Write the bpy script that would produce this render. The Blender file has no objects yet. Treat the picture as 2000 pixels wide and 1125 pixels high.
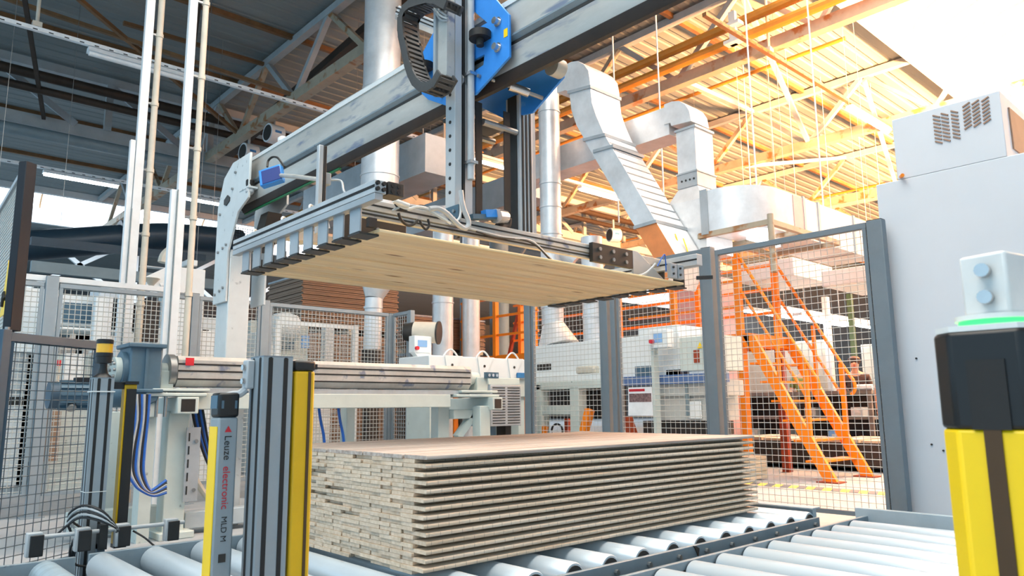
import bpy, bmesh, math, random
from mathutils import Vector, Matrix
random.seed(7)
R = math.radians
S = bpy.context.scene
COL = S.collection

# ------------------------------------------------------------------ camera
FPX = 1442.4
PIT, ROLL, YAW, CH = R(9.197), R(-0.591), R(47.77), 0.9
_F = Vector((math.cos(YAW)*math.cos(PIT), math.sin(YAW)*math.cos(PIT), math.sin(PIT)))
_Rt = Vector((math.sin(YAW), -math.cos(YAW), 0)); _U = _Rt.cross(_F)
_r = math.cos(ROLL)*_Rt + math.sin(ROLL)*_U
_u = -math.sin(ROLL)*_Rt + math.cos(ROLL)*_U
cam_d = bpy.data.cameras.new('camera'); cam = bpy.data.objects.new('camera', cam_d); COL.objects.link(cam)
cam_d.sensor_width = 36; cam_d.lens = FPX*36/2000; cam_d.clip_start = .05; cam_d.clip_end = 200
cam.matrix_world = Matrix(((_r.x, _u.x, -_F.x, 0), (_r.y, _u.y, -_F.y, 0), (_r.z, _u.z, -_F.z, CH), (0, 0, 0, 1)))
cam_d.dof.use_dof = True; cam_d.dof.focus_distance = 3.8; cam_d.dof.aperture_fstop = 9
S.camera = cam

# ------------------------------------------------------------------ world, light, exposure
def lin(c):
    return tuple(((v/255)/12.92 if v/255 <= .04045 else ((v/255+.055)/1.055)**2.4) for v in c)
W = bpy.data.worlds.new('sky'); S.world = W; W.use_nodes = True
_bg = W.node_tree.nodes['Background']; _bg.inputs[0].default_value = (.50, .78, 1.0, 1); _bg.inputs[1].default_value = 1.15
def area(name, loc, rot, sx, sy, power, color):
    d = bpy.data.lights.new(name, 'AREA'); d.shape = 'RECTANGLE'; d.size = sx; d.size_y = sy; d.energy = power; d.color = color
    o = bpy.data.objects.new(name, d); o.location = loc; o.rotation_euler = rot; COL.objects.link(o); return o
SKY_E, WARM_P = 4.6, 44000
# added warm lamp out of view to the right, aimed up to tint the roof
_wd = area('added_warm_light', (22, -8.6, 2.6), (R(125), 0, R(-15)), 24, 1.8, WARM_P, (1.0, .42, .15)); _wd.data.spread = R(66)
S.view_settings.view_transform = 'Standard'; S.view_settings.look = 'None'
S.view_settings.exposure = 0.28; S.view_settings.gamma = 1; S.view_settings.use_curve_mapping = False
S.cycles.use_denoising = True
S.cycles.max_bounces = 6; S.cycles.diffuse_bounces = 3; S.cycles.glossy_bounces = 3
S.cycles.sample_clamp_indirect = 8; S.cycles.caustics_reflective = False; S.cycles.caustics_refractive = False

# ------------------------------------------------------------------ helpers
def at(px, py, x=None, y=None, z=None):
    """the world point that a pixel of the 2000x1125 photograph shows on a known plane"""
    v = _F + _r*((px-1000)/FPX) - _u*((py-562.5)/FPX)
    t = x/v.x if x is not None else y/v.y if y is not None else (z-CH)/v.z
    return Vector((0, 0, CH)) + v*t
ORG = {}
class MB:
    def __init__(s): s.v = []; s.f = []
    def add(s, vs, fs):
        n = len(s.v); s.v += [tuple(a) for a in vs]; s.f += [tuple(i+n for i in f) for f in fs]; return s
    def box(s, x0, x1, y0, y1, z0, z1):
        return s.add([(x0,y0,z0),(x1,y0,z0),(x1,y1,z0),(x0,y1,z0),(x0,y0,z1),(x1,y0,z1),(x1,y1,z1),(x0,y1,z1)],
                     [(0,3,2,1),(4,5,6,7),(0,1,5,4),(1,2,6,5),(2,3,7,6),(3,0,4,7)])
    def bar(s, p, q, w, h, up=(0,0,1)):
        p, q = Vector(p), Vector(q); d = (q-p).normalized(); up = Vector(up)
        if abs(d.dot(up)) > .98: up = Vector((1,0,0))
        a = d.cross(up).normalized(); b = a.cross(d)
        c = [(-w/2,-h/2),(w/2,-h/2),(w/2,h/2),(-w/2,h/2)]
        return s.add([p+a*i+b*j for i,j in c]+[q+a*i+b*j for i,j in c],
                     [(0,3,2,1),(4,5,6,7),(0,1,5,4),(1,2,6,5),(2,3,7,6),(3,0,4,7)])
    def cyl(s, p, q, r0, r1=None, n=16, caps=True):
        r1 = r0 if r1 is None else r1
        p, q = Vector(p), Vector(q); d = (q-p).normalized()
        a = d.cross(Vector((0,0,1)) if abs(d.z) < .95 else Vector((1,0,0))).normalized(); b = d.cross(a)
        vs = []
        for c, rr in ((p,r0),(q,r1)):
            vs += [c+(a*math.cos(2*math.pi*i/n)+b*math.sin(2*math.pi*i/n))*rr for i in range(n)]
        fs = [(i,(i+1)%n,n+(i+1)%n,n+i) for i in range(n)]
        if caps: fs += [tuple(range(n-1,-1,-1)), tuple(range(n,2*n))]
        return s.add(vs, fs)
    def tube(s, pts, r, n=8):
        pts = [Vector(p) for p in pts]; rings = []; a = None
        if len(pts) > 3:                                   # Catmull-Rom through the given points
            e = [pts[0]*2-pts[1]]+pts+[pts[-1]*2-pts[-2]]; out = []
            for i in range(1, len(e)-2):
                for k in range(4):
                    u = k/4; p0, p1, p2, p3 = e[i-1], e[i], e[i+1], e[i+2]
                    out.append((p1*2+(p2-p0)*u+(p0*2-p1*5+p2*4-p3)*u*u+(p1*3-p0-p2*3+p3)*u**3)*.5)
            pts = out+[pts[-1]]
        for i, p in enumerate(pts):
            d = (pts[min(i+1,len(pts)-1)]-pts[max(i-1,0)]).normalized()
            if a is None: a = d.cross(Vector((0,0,1)) if abs(d.z) < .95 else Vector((1,0,0))).normalized()
            else: a = (a-d*a.dot(d)).normalized()
            b = d.cross(a); rings.append([p+(a*math.cos(2*math.pi*k/n)+b*math.sin(2*math.pi*k/n))*r for k in range(n)])
        vs = [v for g in rings for v in g]; fs = []
        for i in range(len(rings)-1):
            for k in range(n): fs.append((i*n+k,i*n+(k+1)%n,(i+1)*n+(k+1)%n,(i+1)*n+k))
        fs += [tuple(range(n-1,-1,-1)), tuple(range((len(rings)-1)*n,len(rings)*n))]
        return s.add(vs, fs)
    def prism(s, poly, axis, a0, a1):
        """closed polygon extruded along an axis; poly holds the two other coordinates in x,y,z order"""
        n = len(poly)
        def mk(p, a): return (a,p[0],p[1]) if axis == 'x' else (p[0],a,p[1]) if axis == 'y' else (p[0],p[1],a)
        vs = [mk(p,a0) for p in poly]+[mk(p,a1) for p in poly]
        fs = [(i,(i+1)%n,n+(i+1)%n,n+i) for i in range(n)]+[tuple(range(n-1,-1,-1)), tuple(range(n,2*n))]
        return s.add(vs, fs)
    def lathe(s, base, prof, n=24, axis=(0,0,1)):
        base = Vector(base); d = Vector(axis).normalized()
        a = d.cross(Vector((0,0,1)) if abs(d.z) < .95 else Vector((1,0,0))).normalized(); b = d.cross(a); vs = []
        for r, h in prof: vs += [base+d*h+(a*math.cos(2*math.pi*k/n)+b*math.sin(2*math.pi*k/n))*r for k in range(n)]
        m = len(prof); fs = [(i*n+k,i*n+(k+1)%n,(i+1)*n+(k+1)%n,(i+1)*n+k) for i in range(m-1) for k in range(n)]
        fs += [tuple(range(n-1,-1,-1)), tuple(range((m-1)*n,m*n))]
        return s.add(vs, fs)
    def build(s, name, mat, parent=None, bevel=0, smooth=35, label=None):
        o3 = ORG.get(parent.name, Vector()) if parent else Vector()
        me = bpy.data.meshes.new(name); me.from_pydata([tuple(Vector(v)-o3) for v in s.v], [], s.f)
        bm = bmesh.new(); bm.from_mesh(me); bmesh.ops.recalc_face_normals(bm, faces=bm.faces); bm.to_mesh(me); bm.free()
        me.shade_smooth(); me.set_sharp_from_angle(angle=R(smooth))
        o = bpy.data.objects.new(name, me); COL.objects.link(o); me.materials.append(MT[mat])
        if parent: o.parent = parent; ORG[o.name] = o3
        if bevel:
            m = o.modifiers.new('bevel', 'BEVEL'); m.width = bevel; m.segments = 2; m.limit_method = 'ANGLE'
        if label: o['label'] = label
        return o
def tag(o, label, cat, group=None, kind=None):
    if label: o['label'] = label
    if cat: o['category'] = cat
    if group: o['group'] = group
    if kind: o['kind'] = kind
    return o
def thing(name, loc, label, cat, group=None):
    o = bpy.data.objects.new(name, None); COL.objects.link(o); o.location = loc; o.empty_display_size = .1
    ORG[o.name] = Vector(loc); return tag(o, label, cat, group)
def hang(t, *ps):
    for x, y, z in ps: MB().cyl((x,y,z),(x,y,8.19),.004,n=5).build('hanger','steel',t)
def struct(o): o['kind'] = 'structure'; return o
def inst(name, mesh, loc, parent=None, rot=None):
    """one more object on shared mesh data; loc in world coordinates"""
    o = bpy.data.objects.new(name, mesh); COL.objects.link(o)
    o3 = ORG.get(parent.name, Vector()) if parent else Vector()
    o.location = Vector(loc)-o3
    if rot: o.rotation_euler = rot
    if parent: o.parent = parent
    ORG[o.name] = Vector(loc)
    return o
def proto(mb, name, mat, smooth=35):
    o = mb.build(name, mat, smooth=smooth); me = o.data; bpy.data.objects.remove(o); return me
ORD = ['first','second','third','fourth','fifth','sixth','seventh','eighth','ninth','tenth','eleventh','twelfth','thirteenth','fourteenth',
 'fifteenth','sixteenth','seventeenth','eighteenth','nineteenth','twentieth','twenty-first','twenty-second','twenty-third','twenty-fourth',
 'twenty-fifth','twenty-sixth','twenty-seventh','twenty-eighth']

# ------------------------------------------------------------------ materials (all procedural)
MT = {}
def mat(name, rgb, rough=.5, metal=0, var=.08, scale=6, stretch=(1,1,1), bump=0, bscale=40, emit=None, es=0, spots=None, coat=0):
    m = bpy.data.materials.new(name); m.use_nodes = True; nt = m.node_tree; N = nt.nodes; L = nt.links
    b = N['Principled BSDF']; c = lin(rgb)
    b.inputs['Roughness'].default_value = rough; b.inputs['Metallic'].default_value = metal
    if coat: b.inputs['Coat Weight'].default_value = coat
    tc = N.new('ShaderNodeTexCoord'); mp = N.new('ShaderNodeMapping'); mp.inputs['Scale'].default_value = stretch
    L.new(tc.outputs['Object'], mp.inputs[0])
    nz = N.new('ShaderNodeTexNoise'); nz.inputs['Scale'].default_value = scale; nz.inputs['Detail'].default_value = 6; nz.inputs['Roughness'].default_value = .65
    L.new(mp.outputs[0], nz.inputs['Vector'])
    cr = N.new('ShaderNodeValToRGB')
    cr.color_ramp.elements[0].position = .3; cr.color_ramp.elements[1].position = .7
    cr.color_ramp.elements[0].color = tuple(max(0,v*(1-var*1.6)) for v in c)+(1,); cr.color_ramp.elements[1].color = tuple(min(1,v*(1+var)) for v in c)+(1,)
    L.new(nz.outputs['Fac'], cr.inputs[0]); out = cr.outputs[0]
    if spots:
        col, th, sc = spots
        n2 = N.new('ShaderNodeTexNoise'); n2.inputs['Scale'].default_value = sc; n2.inputs['Detail'].default_value = 8; L.new(mp.outputs[0], n2.inputs['Vector'])
        r2 = N.new('ShaderNodeValToRGB'); r2.color_ramp.elements[0].position = th; r2.color_ramp.elements[1].position = th+.08; L.new(n2.outputs['Fac'], r2.inputs[0])
        mx = N.new('ShaderNodeMix'); mx.data_type = 'RGBA'; L.new(r2.outputs[0], mx.inputs[0]); L.new(out, mx.inputs[6]); mx.inputs[7].default_value = lin(col)+(1,); out = mx.outputs[2]
    L.new(out, b.inputs['Base Color'])
    if bump:
        n3 = N.new('ShaderNodeTexNoise'); n3.inputs['Scale'].default_value = bscale; n3.inputs['Detail'].default_value = 4; L.new(mp.outputs[0], n3.inputs['Vector'])
        bp = N.new('ShaderNodeBump'); bp.inputs['Strength'].default_value = bump; bp.inputs['Distance'].default_value = .01
        L.new(n3.outputs['Fac'], bp.inputs['Height']); L.new(bp.outputs[0], b.inputs['Normal'])
    if emit: b.inputs['Emission Color'].default_value = lin(emit)+(1,); b.inputs['Emission Strength'].default_value = es
    MT[name] = m; return m
mat('aluminium', (186,192,196), .42, .25, .10, 5, (1,1,.3))
mat('worn_aluminium', (186,186,182), .45, .25, .16, 4, (1,.25,1), spots=((120,130,150),.60,9))
mat('groove_black', (22,24,26), .7)
mat('galvanised', (220,223,226), .36, .35, .13, 2.2, bump=.04, bscale=6)
mat('galvanised_dull', (168,176,182), .45, .35, .12, 2.0)
mat('duct_reflection', (226,140,82), .45, .2, .12, 3)
mat('white_paint', (226,231,232), .45, 0, .03, 3)
mat('gantry_white', (205,212,214), .5, 0, .05, 5, spots=((150,160,165),.67,14))
mat('cream_paint', (196,207,203), .5, 0, .05, 4, spots=((140,150,150),.68,16))
mat('post_white', (218,222,224), .45, .1, .05, 5)
mat('fence_grey', (112,126,136), .5, .15, .06, 5)
mat('fence_light', (140,152,160), .5, .15, .06, 5)
mat('wire_zinc', (196,198,194), .45, .4, .08, 12)
mat('wire_dark', (70,88,100), .5, .2, .08, 12)
mat('gate_blue', (52,78,98), .5, .1, .08, 5)
mat('gate_dark', (10,22,34), .7, .1, .1, 5)
mat('gear_blue', (74,104,124), .45, .1, .08, 6)
mat('black_plastic', (16,17,19), .4, 0, .15, 8)
mat('black_rubber', (26,24,23), .6, 0, .15, 9)
mat('chain_grey', (74,74,74), .5, .2, .15, 6)
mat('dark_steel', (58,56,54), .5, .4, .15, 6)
mat('steel', (150,152,152), .35, .8, .1, 9)
mat('chrome', (205,205,205), .22, .9, .05, 9)
mat('yellow', (246,205,0), .42, 0, .04, 4)
mat('yellow_dark', (214,170,0), .42, 0, .06, 4)
mat('orange', (252,138,10), .45, 0, .05, 5)
mat('rib_beige', (146,116,80), .6, 0, .1, 5)
mat('rust_red', (150,58,24), .5, 0, .1, 6)
mat('plate_blue', (52,140,226), .42, .1, .06, 5, spots=((110,170,225),.68,7))
mat('band_blue', (84,112,160), .5)
mat('cover_blue', (14,46,122), .45, 0, .05, 6)
mat('sticker_blue', (44,120,180), .5)
mat('column_green', (74,98,66), .6)
mat('green_strip', (18,120,72), .5)
mat('lens_yellow', (232,176,10), .25, 0, .04, 4, coat=.5)
mat('roller_steel', (204,218,228), .30, .25, .08, 5, (1,.2,1), spots=((140,156,168),.70,26))
mat('roller_worn', (176,196,208), .42, .3, .14, 6, (.4,5,.4), spots=((110,150,170),.60,9))
mat('rail_grey', (128,144,154), .45, .2, .10, 5, spots=((90,100,110),.68,18))
mat('rail_light', (176,190,198), .45, .15, .07, 5)
mat('cabinet_white', (204,211,219), .5, 0, .02, 2, spots=((150,130,110),.80,22))
mat('cabinet_gap', (150,120,100), .6)
mat('concrete', (158,166,172), .6, 0, .10, 1.6, bump=.05, bscale=25, spots=((130,138,146),.62,3))
mat('stripe_yellow', (236,216,92), .6, 0, .1, 8)
mat('stripe_dark', (88,98,110), .6, 0, .1, 8)
mat('roof_sheet', (122,132,134), .55, .1, .07, .6, (.2,4,1))
mat('truss_steel', (172,160,140), .55, .1, .12, 2.5, spots=((150,104,62),.56,4))
mat('truss_grey', (168,174,176), .55, .1, .08, 3)
mat('purlin_brown', (116,84,52), .6, .05, .2, 4)
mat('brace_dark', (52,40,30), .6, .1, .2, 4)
mat('pipe_ochre', (184,128,48), .5, .1, .1, 3)
mat('pipe_beige', (200,194,180), .5, 0, .07, 5)
mat('pipe_grey', (120,138,146), .5, .1, .08, 3)
mat('duct_dark', (38,60,76), .38, .2, .08, 3)
mat('wall_panel', (108,114,118), .6, 0, .08, 1.5)
mat('lamp_tube', (255,255,255), .4, emit=(236,246,255), es=22)
mat('lamp_body', (236,240,242), .4)
mat('skylight_sheet', (240,240,236), .4, emit=(255,250,240), es=SKY_E)
mat('skylight_far', (240,244,246), .4, emit=(236,246,255), es=4)
mat('window_glow', (240,244,246), .4, emit=(240,248,255), es=3)
mat('led_green', (60,230,90), .4, emit=(40,255,90), es=2.2)
mat('screen_blue', (120,160,200), .3, emit=(110,150,200), es=.25)
mat('red_plastic', (206,40,52), .4)
mat('paper_white', (238,240,242), .7)
mat('groove_brown', (70,48,20), .6)
mat('print_brown', (130,104,104), .7, 0, .5, 60)
mat('print_red', (196,40,52), .7)
mat('cable_black', (20,22,26), .5)
mat('cable_blue', (24,92,180), .45)
mat('cable_grey', (176,182,186), .45)
mat('cable_white', (222,224,222), .45)
mat('brown_board', (148,120,98), .65, 0, .14, 5, (.3,.3,8))
mat('foil', (150,158,166), .3, .1, .2, 8)
mat('box_card', (176,134,92), .7)
mat('machine_body', (186,188,184), .5, 0, .05, 3)
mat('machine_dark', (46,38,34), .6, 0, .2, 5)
mat('shirt_olive', (120,132,70), .8, 0, .2, 10)
mat('shirt_dark', (62,44,44), .8, 0, .15, 10)
mat('shirt_white', (232,228,226), .8)
mat('trousers_red', (190,36,40), .8)
mat('trousers_grey', (150,138,128), .8)
mat('skin', (222,164,132), .55, 0, .04, 8)
mat('hair', (62,34,22), .6, 0, .3, 30)
mat('workbench', (120,116,112), .5, 0, .15, 5)
mat('pink_duct', (206,170,170), .5, .1, .06, 3)
def wood(name, light, dark, knots=None, lam=False, rough=.6):
    """grain along X; optional dark knots; optional lamella joints seen on the long edges"""
    m = bpy.data.materials.new(name); m.use_nodes = True; nt = m.node_tree; N = nt.nodes; L = nt.links; b = N['Principled BSDF']
    b.inputs['Roughness'].default_value = rough
    tc = N.new('ShaderNodeTexCoord'); oi = N.new('ShaderNodeObjectInfo')
    ad = N.new('ShaderNodeVectorMath'); ad.operation = 'ADD'
    sc = N.new('ShaderNodeVectorMath'); sc.operation = 'SCALE'; sc.inputs[0].default_value = (31, 17, 9); L.new(oi.outputs['Random'], sc.inputs['Scale'])
    L.new(tc.outputs['Object'], ad.inputs[0]); L.new(sc.outputs[0], ad.inputs[1])
    mp = N.new('ShaderNodeMapping'); mp.inputs['Scale'].default_value = (1.0, 30, 30); L.new(ad.outputs[0], mp.inputs[0])
    nz = N.new('ShaderNodeTexNoise'); nz.inputs['Scale'].default_value = 1.6; nz.inputs['Detail'].default_value = 5; L.new(mp.outputs[0], nz.inputs['Vector'])
    cr = N.new('ShaderNodeValToRGB'); cr.color_ramp.elements[0].position = .32; cr.color_ramp.elements[1].position = .72
    cr.color_ramp.elements[0].color = lin(dark)+(1,); cr.color_ramp.elements[1].color = lin(light)+(1,); L.new(nz.outputs['Fac'], cr.inputs[0])
    hs = N.new('ShaderNodeHueSaturation'); mr = N.new('ShaderNodeMapRange'); mr.inputs[3].default_value = .90; mr.inputs[4].default_value = 1.08
    L.new(oi.outputs['Random'], mr.inputs[0]); L.new(mr.outputs[0], hs.inputs['Value']); L.new(cr.outputs[0], hs.inputs['Color']); out = hs.outputs[0]
    if knots:
        m2 = N.new('ShaderNodeMapping'); m2.inputs['Scale'].default_value = (2.2, 9, 4); L.new(ad.outputs[0], m2.inputs[0])
        vo = N.new('ShaderNodeTexVoronoi'); vo.inputs['Scale'].default_value = 1.0; L.new(m2.outputs[0], vo.inputs['Vector'])
        r2 = N.new('ShaderNodeValToRGB'); r2.color_ramp.elements[0].position = .05; r2.color_ramp.elements[1].position = .16
        r2.color_ramp.elements[0].color = (1,1,1,1); r2.color_ramp.elements[1].color = (0,0,0,1); L.new(vo.outputs['Distance'], r2.inputs[0])
        mx = N.new('ShaderNodeMix'); mx.data_type = 'RGBA'; L.new(r2.outputs[0], mx.inputs[0]); L.new(out, mx.inputs[6]); mx.inputs[7].default_value = lin(knots)+(1,); out = mx.outputs[2]
    if lam:
        br = N.new('ShaderNodeTexWave'); br.wave_type = 'BANDS'; br.bands_direction = 'X'; br.inputs['Scale'].default_value = 6.5; br.inputs['Distortion'].default_value = 2.5; br.inputs['Detail'].default_value = 0; br.inputs['Detail Scale'].default_value = .3
        L.new(ad.outputs[0], br.inputs['Vector'])
        r3 = N.new('ShaderNodeValToRGB'); r3.color_ramp.elements[0].position = .0; r3.color_ramp.elements[1].position = .02
        r3.color_ramp.elements[0].color = (1,1,1,1); r3.color_ramp.elements[1].color = (0,0,0,1); L.new(br.outputs['Fac'], r3.inputs[0])
        ge = N.new('ShaderNodeNewGeometry'); sp = N.new('ShaderNodeSeparateXYZ'); L.new(ge.outputs['Normal'], sp.inputs[0])
        ab = N.new('ShaderNodeMath'); ab.operation = 'ABSOLUTE'; L.new(sp.outputs[1], ab.inputs[0])
        mu = N.new('ShaderNodeMath'); mu.operation = 'MULTIPLY'; L.new(ab.outputs[0], mu.inputs[0]); L.new(r3.outputs[0], mu.inputs[1])
        m3 = N.new('ShaderNodeMath'); m3.operation = 'MULTIPLY'; m3.inputs[1].default_value = .40; L.new(mu.outputs[0], m3.inputs[0])
        mx = N.new('ShaderNodeMix'); mx.data_type = 'RGBA'; L.new(m3.outputs[0], mx.inputs[0]); L.new(out, mx.inputs[6]); mx.inputs[7].default_value = lin((70,50,34))+(1,); out = mx.outputs[2]
    L.new(out, b.inputs['Base Color']); MT[name] = m
wood('wood_stack', (226,208,188), (202,180,154), None, True)
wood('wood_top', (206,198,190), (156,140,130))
wood('wood_under', (246,226,184), (226,194,140), (150,100,52))
wood('wood_pale', (226,214,190), (204,186,156))
# ------------------------------------------------------------------ the hall
m = MB().box(-8, 46, -9, 50, -.12, 0); floor = struct(m.build('floor', 'concrete'))
sy = proto(MB().add([(-.13,-.07,0),(.13,.02,0),(.13,.11,0),(-.13,.02,0),(-.13,-.07,.003),(.13,.02,.003),(.13,.11,.003),(-.13,.02,.003)],
    [(0,3,2,1),(4,5,6,7),(0,1,5,4),(1,2,6,5),(2,3,7,6),(3,0,4,7)]), 'stripe', 'stripe_yellow')
sd = sy.copy(); sd.materials[0] = MT['stripe_dark']
for k in range(46):
    inst('stripe', sy if k % 2 else sd, (7.97, 1.2+k*.095, 0.0005), floor)
# corrugated roof: ridges run along X
def roof(name, y0, y1, x0=-8, x1=46, z=8.18):
    prof = []; y = y0; p = .30
    while y < y1-.01:
        for dy, dz in ((0,0),(.17,0),(.20,.016),(.27,.016)):
            if y+dy < y1: prof.append((y+dy, z+dz))
        y += p
    prof.append((y1, z))
    m = MB(); n = len(prof)
    m.add([(x0,a,b) for a,b in prof]+[(x1,a,b) for a,b in prof], [(i,i+1,n+i+1,n+i) for i in range(n-1)])
    return struct(m.build(name, 'roof_sheet', smooth=10))
roof('ceiling', 5.0, 27.6); roof('ceiling_beyond', 32.2, 50); roof('ceiling_side', -9, -1.0)
for nm, y0, y1 in (('trim_1', 4.98, 5.16), ('trim_2', -1.2, -1.02), ('trim_3', 27.5, 27.68), ('trim_4', 32.1, 32.28)):
    struct(MB().box(-8, 46, y0, y1, 7.98, 8.55).build(nm, 'post_white'))
def vault(y0, y1, matn, label, nm, step, rise=1.1):
    t = thing(nm, (19, (y0+y1)/2, 8.5), label, 'skylight')
    def arc(k, n=10, r=0):
        a = math.pi*k/n; return ((y0+y1)/2-math.cos(a)*((y1-y0)/2-r), 8.5+math.sin(a)*(rise-r))
    pts = [arc(k) for k in range(11)]; n = 11
    m = MB(); m.add([(-8,a,b) for a,b in pts]+[(46,a,b) for a,b in pts], [(i,i+1,n+i+1,n+i) for i in range(n-1)])
    m.build('glazing_sheet', matn, t)
    rib = MB(); q = [arc(k, 12, .06) for k in range(13)]
    rib.tube([(0,a,b) for a,b in q], .035, 6)
    me = proto(rib, 'rib', 'rib_beige')
    x = -4
    while x < 45: inst('rib', me, (x,0,0), t); x += step
    return t
vault(-1.1, 5.07, 'skylight_sheet', 'barrel vault skylight with arched ribs, bright at the upper right', 'skylight', 1.05)
vault(27.6, 32.2, 'skylight_far', 'distant bright skylight strip behind the left conduits', 'skylight', 3.0)
struct(MB().box(-8, 46, 50, 50.3, 0, 8.3).build('wall_back', 'wall_panel'))
struct(MB().box(46, 46.3, -9, 50.3, 0, 8.3).build('wall_far', 'wall_panel'))
# unseen side wall; window band made up to suit the added warm lamp
ws = struct(MB().box(-2, 46, -9.3, -9, 0, 1.6).box(-2, 46, -9.3, -9, 6.9, 8.3).build('wall_side', 'wall_panel'))
wf = MB()
for k in range(13): wf.box(-2+k*4-.06, -2+k*4+.06, -9.25, -9.05, 1.6, 6.9)
wf.box(-2, 46, -9.2, -9.1, 4.1, 4.2); struct(wf.build('added_window_1', 'post_white'))

# trusses along Y
BZ, TZ, NP = 6.84, 8.06, 2.67
tops = [6.14+NP*i for i in range(8)]; bots = [7.475+NP*i for i in range(8)]
def truss(x, label):
    t = thing('roof_truss', (x, 16, BZ), label, 'truss', 'roof trusses')
    MB().box(x-.07, x+.07, 5.16, 27.5, TZ-.06, TZ+.08).build('top_chord', 'truss_grey', t)
    MB().box(x-.09, x+.09, -1.0, 27.5, BZ-.11, BZ+.09).build('bottom_chord', 'truss_steel', t)
    for p_, q_ in (((x,6.14,TZ),(x,4.8,BZ)), ((x,4.8,BZ),(x,3.2,8.9)), ((x,3.2,8.9),(x,0.6,8.9)), ((x,-.4,BZ),(x,.6,8.9))): MB().bar(p_, q_, .08, .08).build('diagonal', 'truss_grey', t)
    for i in range(8):
        for a, b in ((tops[i], bots[i]), (bots[i], tops[i+1] if i < 7 else None)):
            if b is None: continue
            za, zb = (TZ, BZ) if a in tops else (BZ, TZ)
            MB().bar((x,a,za), (x,b,zb), .10, .10).build('diagonal', 'truss_steel' if i % 2 else 'truss_grey', t)
    return t
truss(6.0, 'nearest beige roof truss, running above the left end of the gantry beam')
truss(11.0, 'warm lit roof truss above the curved top of the tall slanted duct')
truss(16.1, 'warm lit roof truss above the second duct and the white cabinet')
truss(21.3, 'far warm lit roof truss low behind the curved horizontal duct')
truss(26.5, 'farthest roof truss in view at the right of the hall')
# lattice girder along X at Y = 17.4
t = thing('roof_girder', (8, 17.4, 6.85), 'dark lattice girder with pale diagonals under the roof at the upper left', 'girder')
MB().box(-6, 30, 17.3, 17.5, 8.0, 8.18).build('top_chord', 'truss_grey', t)
MB().box(-6, 30, 17.3, 17.5, 6.72, 6.98).build('bottom_chord', 'truss_grey', t)
for k in range(16):
    x = -5+k*2.2
    MB().bar((x,17.3,8.0), (x+1.6,17.3,6.95), .14, .05, (0,1,0)).build('diagonal', 'galvanised_dull', t)
    MB().box(x-.07, x+.07, 17.24, 17.34, 6.95, 8.0).build('strut', 'truss_grey', t)
for n_, (y, z, r_, mt, lb) in enumerate(((16.9,6.45,.12,'pipe_grey','grey pipe slung under the lattice girder at the upper left'),
        (16.6,7.55,.10,'brace_dark','dark pipe just below the roof at the upper left'),
        (16.2,7.1,.08,'brace_dark','thin dark pipe crossing the lattice girder'))):
    tag(MB().cyl((-6,y,z), (22,y,z), r_, n=12).build('ceiling_pipe', mt), lb, 'pipe', 'ceiling pipes')
# purlins and sway braces
t = thing('roof_purlins', (10, 16, 8.0), 'brown steel purlins under the corrugated roof sheets', 'purlin')
for y in (7.5, 10.1, 12.9, 15.6, 20.5, 24.0):
    MB().box(-8, 40, y-.04, y+.04, 8.08, 8.18).build('purlin', 'purlin_brown', t)
t = thing('sway_bracing', (4, 13, 7.0), 'crossed brown brace bars beside the nearest truss at the upper left', 'brace')
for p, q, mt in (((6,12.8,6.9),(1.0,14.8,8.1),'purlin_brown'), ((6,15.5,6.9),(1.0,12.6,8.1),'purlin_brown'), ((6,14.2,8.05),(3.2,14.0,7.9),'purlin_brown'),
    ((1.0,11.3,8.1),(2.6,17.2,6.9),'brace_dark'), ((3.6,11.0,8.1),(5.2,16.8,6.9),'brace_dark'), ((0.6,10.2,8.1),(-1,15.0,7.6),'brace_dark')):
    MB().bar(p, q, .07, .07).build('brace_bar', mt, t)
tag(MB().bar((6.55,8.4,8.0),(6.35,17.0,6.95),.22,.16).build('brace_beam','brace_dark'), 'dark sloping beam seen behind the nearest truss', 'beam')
t = thing('roof_bracing', (13, 8, 7.4), 'pale slanting brace bars between the warm lit trusses', 'brace')
for p, q in (((11,7.475,6.9),(16.1,8.8,8.05)), ((11,6.1,8.05),(16.1,7.475,6.9)), ((16.1,6.14,8.05),(21.3,7.5,6.9)), ((16.1,10.1,6.9),(21.3,8.8,8.05)),
             ((16.1,5.3,6.9),(21.3,5.3,8.05))):
    MB().bar(p, q, .09, .09).build('brace_bar', 'truss_grey', t)
# sprinkler and service pipes along Y on the right
for n_, (x, z, r_, mt, lb) in enumerate(((10.75,7.33,.085,'pipe_ochre','upper ochre pipe running beside the warm lit truss'),
        (10.75,7.03,.085,'pipe_ochre','lower ochre pipe running beside the warm lit truss'),
        (13.5,7.75,.04,'pipe_ochre','thin sprinkler pipe below the warm roof sheets'),
        (18.7,7.75,.04,'pipe_ochre','thin sprinkler pipe farther back above the ducts'),
        (23.8,7.75,.04,'pipe_ochre','thinnest sprinkler pipe farthest back under the warm roof'))):
    tag(MB().cyl((x,-.9 if r_ > .05 else 5.4,z), (x,24,z), r_, n=10).build('ceiling_pipe', mt), lb, 'pipe', 'ceiling pipes')
t = thing('pipe_bracket', (10.7, 6.1, 7.0), 'white stepped bracket holding the two ochre pipes', 'bracket')
MB().box(10.6,10.68,6.02,6.14,6.9,7.5).build('upright', 'post_white', t); MB().box(10.5,10.68,5.9,6.2,7.2,7.26).build('arm', 'post_white', t); MB().box(10.5,10.68,5.9,6.2,6.9,6.96).build('arm', 'post_white', t)

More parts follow.
